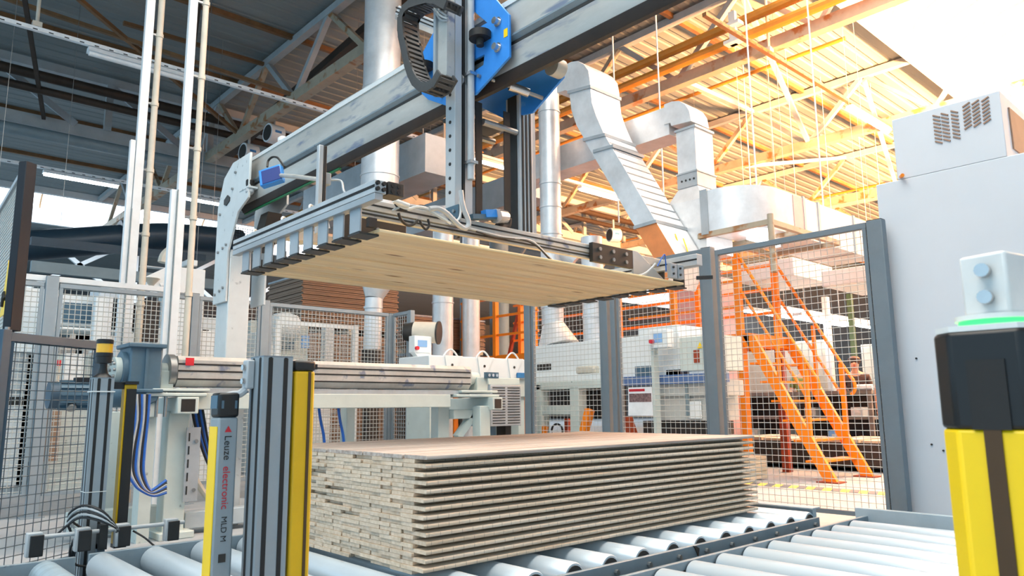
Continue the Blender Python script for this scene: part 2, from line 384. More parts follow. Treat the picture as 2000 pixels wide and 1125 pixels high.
# lighting trunk rails with tube lamps
def lamp(x, y, z, L, label, lit=True):
    t = thing('tube_lamp', (x+L/2, y, z), label, 'lamp', 'tube lamps under the roof')
    MB().prism([(y-.085,z-.09),(y+.085,z-.09),(y+.06,z-.02),(y-.06,z-.02)], 'x', x, x+L).build('housing', 'lamp_body', t)
    MB().cyl((x+.02,y,z-.10), (x+L-.02,y,z-.10), .045, n=12).build('tube', 'lamp_tube' if lit else 'lamp_body', t)
def rail(x0, x1, y, z, label, hang, mt='lamp_body'):
    t = thing('lamp_rail', ((x0+x1)/2, y, z), label, 'rail', 'lamp rails')
    MB().box(x0, x1, y-.035, y+.035, z-.015, z+.045).build('channel', mt, t)
    sl = proto(MB().box(-.03,.03,-.0365,-.034,-.008,.008), 'slot', 'groove_black')
    k = x0+.2
    while k < x1 and k < x0+12: inst('slot', sl, (k, y, z), t); k += .2
    for hx in hang:
        MB().cyl((hx,y,z+.05), (hx,y,8.15), .025, n=8).build('hanger', 'pipe_beige', t)
        MB().box(hx-.06,hx+.06,y-.05,y+.05,z+.045,z+.12).build('clamp', 'pipe_beige', t)
rail(-2, 24, 12.0, 6.38, 'slotted white lamp rail crossing the upper left, hung on two rods', (1.0, 1.62, 9.0))
rail(-2, 16, 18.2, 6.13, 'far lamp rail at the left, below the lattice girder', (0.5, 8.0))
rail(9, 22, 5.6, 6.63, 'lamp rail crossing the warm lit roof at the upper right', (10.9, 20), 'purlin_brown')
lamp(2.29, 12.0, 6.36, 1.5, 'unlit white tube lamp on the rail at the upper left', False)
lamp(13.2, 12.0, 6.36, 1.5, 'lit tube lamp left of the slanted duct'); lamp(9.6, 12.0, 6.36, 1.5, 'lit tube lamp seen between the two black belts')
lamp(2.83, 18.2, 6.11, 1.5, 'lit tube lamp at the far left above the dark panel edge'); lamp(5.6, 18.2, 6.11, 1.5, 'lit tube lamp beside the gantry corner plate')
lamp(13.9, 5.6, 6.61, 1.85, 'lit tube lamp left of the white cabinet')
for k, (x, y) in enumerate(((9.3,7.6),(9.6,6.9),(13.6,7.6))):
    tag(MB().cyl((x,y,4.6 if k > 1 else 3.9), (x,y,8.2), .014, n=6).build('hanger_rod', 'post_white'), ('thin pale rod hanging from the roof above the left of the two ducts','thin pale rod hanging from the roof onto the second duct elbow','thin pale rod hanging from the roof beyond the curved duct')[k], 'rod', 'thin suspension rods')
# fans on the truss
def fan(c, axis, label):
    t = thing('ceiling_fan', c, label, 'fan', 'drum fans under the roof'); a = Vector(axis).normalized(); c = Vector(c)
    MB().lathe(c, [(.17,-.14),(.20,-.14),(.20,.16),(.17,.16)], 20, a).build('drum', 'post_white', t)
    MB().cyl(c-a*.145, c-a*.135, .165, n=20).build('grille', 'dark_steel', t)
    MB().cyl(c+Vector((0,0,.2)), c+Vector((0,0,.45)), .03, n=8).build('hanger', 'truss_grey', t)
    p = c+Vector((-a.y, a.x, 0))*(-.203)
    MB().bar(p-a*.07, p+a*.07, .006, .05).build('sticker', 'sticker_blue', t)
fan((6.15,15.3,6.45), (.80,.06,0), 'lower left of the two drum fans above the gantry corner'); fan((6.15,14.05,6.52), (.80,.06,0), 'upper right of the two drum fans above the gantry corner')
fan((15.9,13.2,5.7), (.85,-.3,0), 'drum fan in the shade below the slanted duct')
# far dark duct and dark rails, left
t = thing('round_duct', (3, 14, 4.1), 'large dark round duct crossing behind the conduits at the left', 'duct')
MB().tube([at(20,482,y=14), at(140,474,y=14), at(260,465,y=14), at(345,463,y=14), at(470,474,y=14)], .25, 18).build('duct_body', 'duct_dark', t)
for px in (235, 345): 
    c = at(px, 461, y=14); MB().cyl(c-Vector((.03,0,0)), c+Vector((.03,0,0)), .28, n=18).build('seam', 'duct_dark', t)
hang(t, (2.5,14,4.0), (5.0,14,4.2))
t = thing('service_rail', at(200,485,y=13.2), 'dark rail in front of the large dark duct', 'rail')
MB().bar(at(60,470,y=13.2), at(400,505,y=13.2), .12, .12).build('rail_bar','duct_dark',t); hang(t, (1.2,13.2,3.6), (4.4,13.2,3.6))
t = thing('service_rail', at(200,535,y=12.4), 'grey slotted rail just above the back fence at the left', 'rail')
MB().bar(at(60,520,y=12.4), at(430,557,y=12.4), .10, .16).build('rail_bar','pipe_grey',t); hang(t, (1.4,12.4,3.0), (4.2,12.4,3.0))
t = thing('wall_lattice', (6,30,3), 'pale lattice columns far behind the left fence', 'column')
for x in (4.6, 8.8, 13):
    MB().box(x, x+.3, 34, 34.3, 0, 8.1).build('column', 'white_paint', t)
    MB().bar((x,34,5.4),(x+4,34,8.0),.16,.16).build('brace_bar','white_paint',t); MB().bar((x,34,5.4),(x-3.4,34,8.0),.16,.16).build('brace_bar','white_paint',t)
# ------------------------------------------------------------------ gantry: leg, beam
G = thing('gantry_crane', (2.39, 6.1, 0), 'pale steel gantry with a long beam on a square leg', 'gantry')
MB().box(2.30, 2.48, 6.0, 6.25, 0, 2.22).build('leg', 'gantry_white', G, .008)
# corner plate (profile in Y,z), a thin plate on the -X side of leg and beam
cp = [(6.27,1.78),(6.27,2.62),(6.16,2.86),(5.98,2.955),(5.63,2.955),(5.63,2.58),(5.83,2.50),(6.0,2.20),(6.0,1.78)]
CPL = MB().prism(cp, 'x', 2.275, 2.295).build('corner_plate', 'gantry_white', G, .004)
MB().prism([(y+.0,z) for y,z in cp], 'x', 2.60, 2.62).build('corner_plate', 'gantry_white', G, .004)
MB().prism([(6.12,2.66),(6.05,2.69),(6.0,2.66),(6.0,2.63),(6.07,2.60),(6.12,2.62)], 'x', 2.268, 2.278).build('slot_hole', 'dark_steel', CPL)
for y, z in ((6.2,2.55),(5.95,2.72),(6.22,1.86),(6.12,1.88),(6.05,1.90),(6.2,2.22),(6.1,2.24),(6.03,2.26),(5.9,2.85)):
    MB().cyl((2.262,y,z),(2.276,y,z),.012,n=8).build('bolt','steel',CPL)
mg = MB()
for k in range(9): mg.box(2.31+k*.02,2.314+k*.02,5.99,5.994,2.25,2.42)
for k in range(8): mg.box(2.31,2.48,5.99,5.994,2.25+k*.022,2.254+k*.022)
mg.build('vent_mesh','dark_steel',G)['kind'] = 'stuff'
MB().prism([(5.99,2.22),(5.80,2.22),(5.66,2.50),(5.80,2.50)], 'x', 2.46, 2.58).build('gusset','dark_steel',G)
# beam: upper box, lip, concave lower flank, dark belly
Y0, Y1 = -2.6, 6.0
MB().box(2.36, 2.60, Y0, Y1, 2.74, 2.955).build('beam_box', 'worn_aluminium', G, .006)
MB().prism([(2.36,2.775),(2.335,2.755),(2.335,2.745),(2.36,2.722)],'y',Y0,Y1).build('guide_lip','rail_grey',G)
MB().box(2.352,2.362,Y0,Y1,2.708,2.724).build('guide_groove','dark_steel',G)
MB().box(2.352, 2.60, Y0, Y1, 2.935, 2.965).build('top_edge', 'gantry_white', G)
prof = [(2.362,2.735),(2.352,2.70),(2.356,2.64),(2.370,2.585),(2.390,2.552),(2.42,2.552),(2.60,2.685),(2.60,2.735)]
MB().prism(prof, 'y', Y0, Y1).build('beam_flank', 'worn_aluminium', G, 0, 50)
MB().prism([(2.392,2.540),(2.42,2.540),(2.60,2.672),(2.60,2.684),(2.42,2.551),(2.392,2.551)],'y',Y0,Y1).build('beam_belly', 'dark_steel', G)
MB().box(2.400, 2.418, 4.4, Y1, 2.530, 2.540).build('green_strip', 'green_strip', G)
MB().box(2.30, 2.60, -2.9, -2.6, 0, 2.9).build('leg', 'gantry_white', G)
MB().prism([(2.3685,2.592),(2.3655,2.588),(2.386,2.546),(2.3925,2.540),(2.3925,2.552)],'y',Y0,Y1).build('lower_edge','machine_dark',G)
# end stop, rubber buffers
t = thing('end_stop', (2.3,5.72,2.72), 'rubber end stop buffers on the gantry corner', 'buffer')
MB().box(2.27,2.35,5.62,5.80,2.66,2.675).build('shelf','gantry_white',t)
MB().lathe((2.30,5.66,2.675), [(.03,0),(.034,.02),(.034,.05),(.026,.06)], 14).build('buffer','black_rubber',t)
MB().lathe((2.30,5.66,2.61), [(.018,0),(.034,.02),(.034,.045),(.026,.06)], 14).build('buffer','cable_grey',t)
t = thing('cable_lug', (2.42,5.5,2.965), 'small white knob on top of the gantry beam', 'knob')
MB().lathe((2.42,5.35,2.965), [(.02,0),(.02,.03),(.04,.035),(.04,.06),(.02,.075)], 12).build('knob_body','post_white',t)
# energy chain lying on top of the beam (far)
t = thing('cable_chain', (2.5,4.8,2.96), 'pale cable chain bending over behind the gantry beam', 'cable chain')
lk = proto(MB().box(-.045,-.035,-.024,.024,-.022,.022).box(.035,.045,-.024,.024,-.022,.022).box(-.045,.045,-.01,.01,.012,.022), 'chain_link', 'cable_grey')
def along(pp, step, fn):
    seg = [0]
    for i in range(1,len(pp)): seg.append(seg[-1]+(pp[i]-pp[i-1]).length)
    n = int(seg[-1]/step)
    for k in range(n+1):
        s_ = seg[-1]*k/n; i = min(max(j for j in range(len(seg)) if seg[j] <= s_+1e-9), len(pp)-2)
        d = pp[i+1]-pp[i]; fn(pp[i].lerp(pp[i+1], (s_-seg[i])/(seg[i+1]-seg[i])), d)
cpts = [Vector((2.53,3.4,3.06)),Vector((2.53,4.35,3.065)),Vector((2.53,4.62,3.07)),Vector((2.53,4.76,3.06)),Vector((2.53,4.84,3.02)),Vector((2.53,4.86,2.985))]
along(cpts, .045, lambda p, d: inst('chain_link', lk, p, t, (math.atan2(d.z,d.y),0,0)))

# ------------------------------------------------------------------ carriage with blue plates
C = thing('gantry_carriage', (2.45, 2.95, 2.5), 'blue steel carriage clasping the gantry beam, with rollers and bolts', 'carriage')
X = 2.325
def P(px, py, x=X): 
    v = at(px, py, x=x); return (v.y, v.z)
right_plate = [P(922,-40),P(960,-14),P(998,30),P(999,112),P(932,186),P(914,190),P(916,150),P(948,128),P(950,108),P(922,122),P(921,66),P(955,46),P(922,18)]
SP = MB().prism(right_plate, 'x', X-.014, X).build('side_plate', 'plate_blue', C, .002)
left_plate = [P(860,46),P(828,106),P(827,184),P(840,196),P(876,208),P(876,40)]
MB().prism(left_plate, 'x', X-.014, X).build('side_plate', 'plate_blue', C, .002)
# rear plate, on the far side of the beam
XR = 2.66
rear = [P(930,205,XR),P(940,150,XR),P(1000,120,XR),P(1098,128,XR),P(1100,150,XR),P(1040,220,XR),P(985,232,XR)]
MB().prism(rear, 'x', XR, XR+.014).build('rear_plate', 'plate_blue', C, .002)
for px, py in ((977,45),(977,95)):
    y, z = P(px, py); MB().cyl((X-.045,y,z),(X-.014,y,z),.018,n=12).cyl((X-.02,y,z),(X-.014,y,z),.026,n=14).build('bolt','chrome',SP)
for px, py in ((942,151),(925,143),(893,150),(838,170),(868,190)):
    y, z = P(px, py); MB().cyl((X-.03,y,z),(X-.014,y,z),.010,n=10).build('bolt','steel',SP)
for px, py in ((952,80),(842,140)):
    y, z = P(px, py)
    gr = MB().cyl((X-.05,y,z-.008),(X-.05,y,z+.030),.058,n=24).build('guide_roller','black_rubber',C)
    MB().cyl((X-.05,y,z-.045),(X-.05,y,z-.008),.02,n=12).build('axle','dark_steel',gr)
y, z = P(992,66); MB().box(X-.016,X-.0135,y-.014,y+.014,z-.022,z+.022).build('sticker','yellow',SP)
y, z = P(918,166)
for k in range(4): MB().cyl((X-.075+k*.016,y,z),(X-.067+k*.016,y,z),.036-.002*(k%2),n=20).build('spring_coil','steel',C)
a, b = at(960,155,x=2.36), at(1060,192,x=2.62)
MB().cyl(a,b,.011,n=10).build('cross_rod','steel',C); MB().cyl(a.lerp(b,.35),a.lerp(b,.72),.024,n=16).build('damper','chrome',C)
MB().cyl(at(1085,132,x=2.62)-Vector((.03,0,0)),at(1085,132,x=2.62)+Vector((.04,0,0)),.05,n=24).build('belt_wheel','pipe_beige',C)
for yy in (3.05, 2.86): MB().cyl((2.40,yy,2.40),(2.64,yy,2.40),.018,n=10).build('cross_rod','steel',C)
MB().box(2.33,2.66,3.0,3.12,2.455,2.475).build('lower_plate','dark_steel',C)
# column that slides up and down: front mast, rear mast
M = thing('lifting_mast', (2.45, 2.85, 1.83), 'tall aluminium lifting mast with slotted rail and grey cable pipe', 'mast')
# front mast in front of the beam
fx = 2.205
rp = MB().box(fx, fx+.045, 2.85, 2.93, 1.84, 4.2).build('rail_profile', 'aluminium', M, .003)
hole = proto(MB().cyl((-.002,0,0),(.002,0,0),.009,n=10), 'rail_hole', 'groove_black')
for k in range(16): inst('rail_hole', hole, (fx-.001, 2.89, 1.98+k*.075), rp)
MB().box(fx+.05, fx+.062, 2.845, 2.94, 1.84, 4.2).build('groove', 'groove_black', M)
MB().box(fx+.062, fx+.115, 2.85, 2.95, 1.84, 4.2).build('rail_profile', 'aluminium', M, .003)
MB().cyl((fx+.085,2.825,2.05),(fx+.085,2.825,4.2),.019,n=14).build('cable_pipe','cable_grey',M)
for z in (2.14, 2.62, 3.1): MB().box(fx+.06,fx+.112,2.80,2.85,z-.008,z+.008).build('pipe_clamp','chrome',M)
MB().box(fx+.117, fx+.128, 2.87, 2.96, 1.84, 4.2).build('dark_channel', 'dark_steel', M)
# upper cover channel
MB().box(2.145, 2.20, 2.845, 2.935, 2.58, 4.2).build('cover_channel', 'worn_aluminium', M, .003)
MB().box(2.13, 2.145, 2.92, 2.94, 2.60, 4.2).build('cover_edge', 'galvanised_dull', M)
p0, p1 = at(873,390,x=fx-.01), at(893,428,x=fx-.01)
fp = MB().box(fx-.012, fx, p1.y-.01, p0.y+.005, 1.80, 1.90).build('foot_plate','gear_blue',M)
for dy in (.02,.065):
    for z in (1.825,1.87): MB().cyl((fx-.022,p1.y+dy,z),(fx-.012,p1.y+dy,z),.009,n=8).build('bolt','steel',fp)
# rear mast behind the beam
MB().box(2.645, 2.745, 2.84, 2.95, 1.80, 2.62).build('rear_profile','aluminium',M,.003)
for dx in (.022,.05,.078): MB().box(2.645+dx-.006,2.645+dx+.006,2.836,2.841,1.80,2.62).build('groove','groove_black',M)
MB().box(2.640,2.645,2.86,2.93,1.80,2.62).build('groove','dark_steel',M)
MB().box(2.75,2.785,2.86,2.93,1.78,2.62).build('rear_rail','galvanised_dull',M)
# toothed belts
t = thing('drive_belt', (2.4,2.86,1.85), 'two black flat drive belts running down to a pulley at the gripper', 'belt')
for px in (935, 990):
    q = at(px, 300, y=2.86); MB().box(q.x-.022,q.x+.022,2.857,2.863,1.86,2.50).build('belt_strand','black_rubber',t)
q = at(992,430,y=2.86)
MB().tube([(q.x,2.86,1.90),(q.x-.005,2.86,1.865),(q.x-.03,2.86,1.845),(q.x-.08,2.86,1.84)],.022,8).build('belt_strand','black_rubber',t)
t = thing('belt_pulley', (2.42,2.8,1.84), 'small blue and steel pulley block at the foot of the belts', 'pulley')
MB().bar(at(918,424,y=2.82),at(965,425,y=2.82),.05,.025).build('pulley_block','gear_blue',t)
MB().bar(at(945,418,y=2.81),at(966,418,y=2.81),.04,.04).build('blue_face','plate_blue',t)
MB().cyl(at(968,422,y=2.80),at(984,424,y=2.84),.038,n=18).build('pulley_wheel','chrome',t)
# energy chain hanging at the mast
t = thing('cable_chain', (2.2,3.1,2.5), 'dark cable chain hanging in a loop beside the blue carriage', 'cable chain')
xs = 2.10
path = [(882,14),(868,6),(850,4),(832,8),(815,14),(803,24),(797,40),(797,58),(799,76),(803,94),(807,112),(811,130),(817,148),(825,164),(837,175),(850,175),(862,168),(870,154)]
pp = [at(a,b,x=xs) for a,b in path]
me = proto(MB().box(-.055,-.043,-.022,.022,-.024,.024).box(.043,.055,-.022,.022,-.024,.024).box(-.055,.055,-.009,.009,-.024,-.014).box(-.055,.055,-.009,.009,.016,.024), 'chain_link', 'chain_grey')
along(pp, .034, lambda p, d: inst('chain_link', me, p, t, (math.atan2(d.z,d.y),0,0)))
t = thing('chain_bracket', (2.2,3.3,3.0), 'aluminium profile arm holding the cable chain above the beam', 'profile')
a, b = at(775,24,x=2.2), at(868,62,x=2.44)
MB().bar(a, b, .06, .06).build('profile', 'aluminium', t, .003)
for off in (-.012, .014): MB().bar(a+Vector((-.022,-.022,off)), b+Vector((-.022,-.022,off)), .008, .006).build('groove', 'groove_black', t)
t = thing('mast_hoses', (2.14,3.05,2.98), 'pale cables arching over the top of the cable chain', 'cable')
for k, cm in enumerate(('cable_grey','cable_white','cable_grey')):
    o = k*4
    MB().tube([at(803,22+o,x=2.12),at(812,12+o,x=2.12),at(828,5+o,x=2.12),at(845,8+o,x=2.12),at(860,22+o*2,x=2.13),at(874,32+o,x=2.14)],.006,6).build('cable',cm,t)

# ------------------------------------------------------------------ gripper frame
K = thing('layer_gripper', (2.7, 3.2, 1.76), 'aluminium vacuum gripper frame carrying the raised layer of planks', 'gripper')
def profile_y(x0, x1, y0, y1, z0, z1, side):
    MB().box(x0,x1,y0,y1,z0,z1).build('rail_profile','aluminium',K,.002)
    zz = (z0+z1)/2
    MB().box(side-.0015,side+.0015,y0+.001,y1-.001,zz-.006,zz+.006).build('groove','groove_black',K)
profile_y(1.545,1.60,2.53,4.0,1.775,1.83,1.545)
MB().box(1.545,1.585,2.53,4.0,1.745,1.773).build('lower_rail','galvanised_dull',K,.002)
MB().box(1.605,1.68,2.52,2.60,1.775,1.83).build('end_block','dark_steel',K,.002)
for cx_ in (1.555,1.585,1.625,1.655):
    MB().cyl((cx_,2.517,1.815),(cx_,2.53,1.815),.009,n=8).cyl((cx_,2.517,1.79),(cx_,2.53,1.79),.009,n=8).build('profile_end','groove_black',K)
# long profile along X over the near edge
MB().box(1.66,4.0,2.83,2.87,1.79,1.84).build('long_profile','worn_aluminium',K,.002)
MB().box(1.66,3.45,2.835,2.865,1.755,1.785).build('long_profile','worn_aluminium',K,.002)
for z in (1.815,1.77): MB().box(1.66,3.2,2.828,2.832,z-.004,z+.004).build('groove','groove_black',K)
MB().box(1.66,4.0,3.60,3.66,1.79,1.84).build('long_profile','worn_aluminium',K,.002)
MB().box(3.86,3.92,2.55,4.0,1.76,1.83).build('rail_profile','aluminium',K,.002)
MB().box(3.858,3.862,2.55,4.0,1.79,1.80).build('groove','groove_black',K)
# near right coupling: perforated dark plate, gusset, end plates
cpl = MB().box(3.18,3.55,2.80,2.83,1.735,1.85).build('coupling_plate','dark_steel',K,.003)
for kx in range(3):
    for kz in range(2): MB().cyl((3.24+kx*.12,2.79,1.765+kz*.05),(3.24+kx*.12,2.80,1.765+kz*.05),.012,n=8).build('bolt','steel',cpl)
MB().prism([(3.55,1.85),(3.60,1.85),(3.86,1.70),(3.55,1.70)],'y',2.80,2.815).build('gusset','galvanised_dull',K,.002)
MB().box(3.66,3.72,2.60,2.63,1.665,1.755).box(3.73,3.79,2.60,2.63,1.665,1.755).build('end_plate','galvanised_dull',K,.002)
for x in (3.68,3.75):
    for z in (1.69,1.73): MB().cyl((x,2.592,z),(x,2.60,z),.007,n=8).build('bolt','dark_steel',K)
# rear bracket on the left rail: plate, brackets
MB().box(1.9,2.3,3.42,3.44,1.79,1.93).build('bracket_plate','dark_steel',K,.003)
for kx in range(3): MB().cyl((1.98+kx*.13,3.41,1.87),(1.98+kx*.13,3.42,1.87),.012,n=8).build('bolt','steel',K)
MB().prism([(3.46,1.83),(3.40,1.83),(3.46,1.96)],'x',1.80,1.815).build('gusset','galvanised_dull',K)
MB().box(1.755,1.78,3.43,3.46,1.80,2.28).build('upright_profile','aluminium',K,.003)
MB().box(1.782,1.80,3.43,3.46,1.80,2.28).build('upright_profile','dark_steel',K,.003)
MB().box(1.78,1.83,3.70,3.75,1.80,1.93).build('upright_profile','aluminium',K,.003)
# clamp arms, one for each plank
feet_px = [(714,442),(678,455),(645,467),(616,478),(588,488),(561,498),(536,507),(511,516),(491,524)]
for k in range(9):
    y0 = 2.655+k*.1435
    ca = MB().box(1.565,1.575,y0+.022,y0+.108,1.642,1.76).build('clamp_arm','galvanised_dull',K,.002)
    MB().box(1.565,1.66,y0+.022,y0+.118,1.632,1.640).build('clamp_foot','dark_steel',ca)
    MB().box(1.59,1.63,y0-.01,y0+.012,1.66,1.70).build('clamp_lever','dark_steel',K)
for k in range(8):
    y0 = 2.68+k*.15
    MB().box(3.82,3.93,y0,y0+.09,1.632,1.640).build('clamp_foot','dark_steel',K); MB().box(3.90,3.91,y0,y0+.08,1.64,1.76).build('clamp_arm','dark_steel',K)
MB().bar((3.92,2.6,1.69),(3.98,2.52,1.69),.03,.02).build('clamp_foot','dark_steel',K)
for y in (3.2, 3.5, 3.85): MB().tube([(1.60,y,1.835),(1.60,y+.01,1.87),(1.62,y+.02,1.875),(1.64,y+.03,1.84)],.006,6).build('hose_loop','cable_white',K)
# blue sensor box on an arm
t = thing('sensor_box', (2.0,4.4,2.45), 'blue sensor box tilted on a metal arm below the gantry beam', 'sensor')
c = at(531,345,x=1.9)
rot = Matrix.Rotation(R(38),3,'Z') @ Matrix.Rotation(R(-14),3,'X') @ Matrix.Rotation(R(10),3,'Y')
def obox(mb, c, sx, sy, sz, rt):
    vs = [c+(rt @ Vector((i*sx/2,j*sy/2,k*sz/2))) for i,j,k in ((-1,-1,-1),(1,-1,-1),(1,1,-1),(-1,1,-1),(-1,-1,1),(1,-1,1),(1,1,1),(-1,1,1))]
    return mb.add(vs, [(0,3,2,1),(4,5,6,7),(0,1,5,4),(1,2,6,5),(2,3,7,6),(3,0,4,7)])
bb = obox(MB(), c, .05, .150, .115, rot).build('box_body','plate_blue',t,.006)
obox(MB(), c+rot@Vector((-.025,-.008,-.004)), .006, .128, .095, rot).build('box_face','cover_blue',bb,.004)
e = at(635,352,x=1.82)
MB().tube([c+Vector((.03,-.06,0)), c.lerp(e,.5)+Vector((0,0,.01)), e],.013,10).build('arm','worn_aluminium',t)
MB().box(e.x-.03,e.x+.02,e.y-.03,e.y+.03,e.z-.03,e.z+.035).build('clamp','galvanised_dull',t,.004)
MB().tube([e, e+Vector((.06,-.06,-.005)), at(672,374,x=1.85), at(690,385,x=1.85)],.006,6).build('cable','cable_grey',t)
MB().tube([at(522,326,x=1.92),at(524,314,x=1.93),at(532,307,x=1.94),at(542,308,x=1.95),at(550,318,x=1.96),at(556,326,x=1.96)],.007,6).build('cable_loop','dark_steel',t)
# loose hoses along the long profile
t = thing('gripper_hoses', (2.1,2.8,1.84), 'bundle of pale and black hoses hanging along the gripper frame', 'hose')
def hose(pts, r, m_, y=2.78): MB().tube([at(a,b,y=y) for a,b in pts], r, 8).build('hose', m_, t)
hose([(768,392),(778,402),(795,408),(812,404),(830,406),(845,414),(862,424),(880,436)],.008,'cable_white')
hose([(766,412),(780,405),(800,401),(825,406),(848,418),(868,430),(888,438)],.006,'cable_grey')
hose([(770,395),(776,404),(790,410),(806,406),(826,402),(850,416)],.005,'cable_black')
hose([(838,408),(856,407),(872,416),(886,430),(898,441),(908,446),(915,440),(914,428),(908,414),(903,396),(900,372)],.013,'cable_grey',2.77)
hose([(892,432),(898,424),(900,410),(899,392)],.006,'cable_white',2.79)
hose([(778,416),(784,430),(796,440),(808,438),(816,430)],.007,'dark_steel')
hose([(820,430),(824,440),(832,448),(838,440),(836,428)],.006,'cable_black')
hose([(915,446),(940,452),(980,462),(1010,466),(1030,468),(1046,476),(1066,496),(1084,512),(1098,518)],.006,'cable_grey',2.80)
hose([(930,452),(970,464),(1020,468),(1050,482),(1074,506),(1092,516)],.005,'dark_steel',2.80)
hose([(1205,530),(1222,538),(1240,540),(1258,535),(1270,526),(1280,515)],.007,'cable_grey',2.70)
hose([(1284,520),(1292,505),(1298,497),(1300,510),(1301,530)],.004,'cable_blue',2.64)
MB().cyl(at(768,391,y=2.76),at(798,402,y=2.76),.012,n=10).build('tube_end','cable_white',t)
# ------------------------------------------------------------------ stack of planks on the conveyor
NL, NPK, TH, PW = 28, 9, .0146, .1435
ZB = .327
pm = []
def plank_mesh(L, w, th, mt):
    m = MB(); e = .0012
    m.prism([(0,e),(e,0),(w-e-.003,0),(w-.003,e),(w-.003,th-e-.001),(w-e-.003,th-.001),(e,th-.001),(0,th-e-.001)], 'x', 0, L)
    return proto(m, 'parquet_plank', mt, 60)
pm = [plank_mesh(2.2, PW, TH, 'wood_stack'), plank_mesh(2.192, PW-.001, TH, 'wood_stack'), plank_mesh(2.205, PW-.002, TH, 'wood_stack')]
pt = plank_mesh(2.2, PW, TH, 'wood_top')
for l in range(NL):
    row = NL-l
    dy = 0 if (l % 2) else .0717
    if l == NL-1: dy = 0
    for k in range(NPK):
        j = random.uniform(-.007,.007)+(.02 if random.random() < .06 else 0)
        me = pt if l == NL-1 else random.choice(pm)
        stag = (l % 2)*.0+random.uniform(-.002,.002)
        y = 2.175+dy+k*PW
        o = inst('parquet_plank', me, (1.555+j, y, ZB+l*TH))
        if k == 0: lb = 'parquet plank at the long near side of the stack, %s row from the top' % ORD[row-1]
        else: lb = 'stacked parquet plank, %s row from the top, %s from the near corner' % (ORD[row-1], ORD[k])
        tag(o, lb, 'plank', 'parquet planks stacked on the roller conveyor')
# ------------------------------------------------------------------ raised layer
pu = [plank_mesh(2.2, PW, .0146, 'wood_under'), plank_mesh(2.195, PW-.0008, .0146, 'wood_under')]
for k in range(9):
    o = inst('parquet_plank', pu[k % 2], (1.64, 2.64+k*(PW+.0012), 1.643+(0,.0022,.0006,.003,.001,.0018,0,.0025,.0008)[k]))
    tag(o, 'pale pine plank held up in the gripper, %s from the near edge' % ORD[k], 'plank', 'planks of the raised layer')

# ------------------------------------------------------------------ roller conveyors
def roller_mesh(L, r, mt, cap='black_rubber'):
    m = MB(); m.lathe((0,0,0), [(r-.012,0),(r-.004,.0),(r,.006),(r,L-.006),(r-.004,L),(r-.012,L)], 24, (0,1,0)); return proto(m, 'roller', mt, 50)
RR = .056
def conveyor(label, x0, x1, y0, y1, ztop, xs, mt, rail_h=.13, top_w=.02, near='rail_grey', lip=None):
    t = thing('roller_conveyor', ((x0+x1)/2, (y0+y1)/2, 0), label, 'conveyor', 'roller conveyors')
    zr = ztop-.030
    nr = MB().box(x0, x1, y0-top_w, y0, zr-rail_h, zr).build('side_rail', near, t, .003)
    MB().box(x0, x1, y1, y1+.02, zr-rail_h, zr+.03).build('side_rail', 'rail_grey', t, .003)
    if lip: MB().box(x0, x1, y0-lip, y0-top_w, zr-.012, zr-.004).build('rail_flange', 'rail_light', t)
    L = y1-y0-.012; me = roller_mesh(L, RR, mt); ax = proto(MB().cyl((0,-.022,0),(0,L+.02,0),.012,n=8), 'axle', 'dark_steel')
    ring = proto(MB().cyl((0,-.004,0),(0,.002,0),RR-.012,n=20), 'roller_end', 'black_rubber')
    bolt = proto(MB().cyl((0,-.014,0),(0,0,0),.011,n=8), 'bolt', 'steel')
    for x in xs:
        r_ = inst('roller', me, (x, y0+.006, ztop-RR), t)
        inst('roller_end', ring, (x, y0+.006, ztop-RR), r_)
        inst('axle', ax, (x, y0+.006, ztop-RR), r_)
        inst('bolt', bolt, (x, y0-top_w, ztop-RR-.006), nr)
    for x in (x0+.15, x1-.15):
        for y in (y0-.01, y1+.01): MB().box(x-.03, x+.03, y-.012, y+.012, 0, zr-rail_h).build('leg', 'rail_grey', t)
    return t
c1 = conveyor('roller conveyor under the plank stack', .83, 4.02, 1.985, 3.50, ZB, [3.957-.2055*k for k in range(16)], 'roller_steel')
MB().box(4.02, 4.06, 2.0, 3.5, ZB-.13, ZB+.012).build('end_beam', 'rail_light', c1, .003)
MB().box(3.98, 4.06, 1.98, 3.5, ZB+.012, ZB+.018).build('end_flange', 'rail_light', c1)
MB().box(.83, .86, 1.985, 3.5, ZB-.15, ZB-.09).build('end_beam', 'rail_grey', c1)
c0 = conveyor('short roller conveyor at the lower left corner', -1.2, .775, 1.985, 3.47, ZB, [.67-k*.2055 for k in range(9)], 'roller_worn')
c2 = conveyor('empty roller conveyor at the lower right', 1.35, 4.22, .45, 1.79, ZB-.027, [4.01-.2065*k for k in range(13)], 'roller_steel', near='rail_light')
MB().box(1.35, 4.24, 1.79, 1.87, ZB-.068, ZB-.060).build('rail_flange', 'rail_light', c2)
MB().box(4.22, 4.26, .45, 1.86, ZB-.14, ZB+.01).build('end_beam', 'rail_light', c2, .003)
# scrap of foil caught on the rail
q = at(1362,1075,y=1.96)
tag(MB().prism([(q.x-.025,q.z+.022),(q.x-.005,q.z+.018),(q.x+.018,q.z+.006),(q.x+.008,q.z-.026),(q.x-.003,q.z-.008),(q.x-.012,q.z+.008)],'y',1.960,1.966).build('rail_scrap','machine_dark'), 'dark scrap caught on the side rail of the stack conveyor', 'scrap')

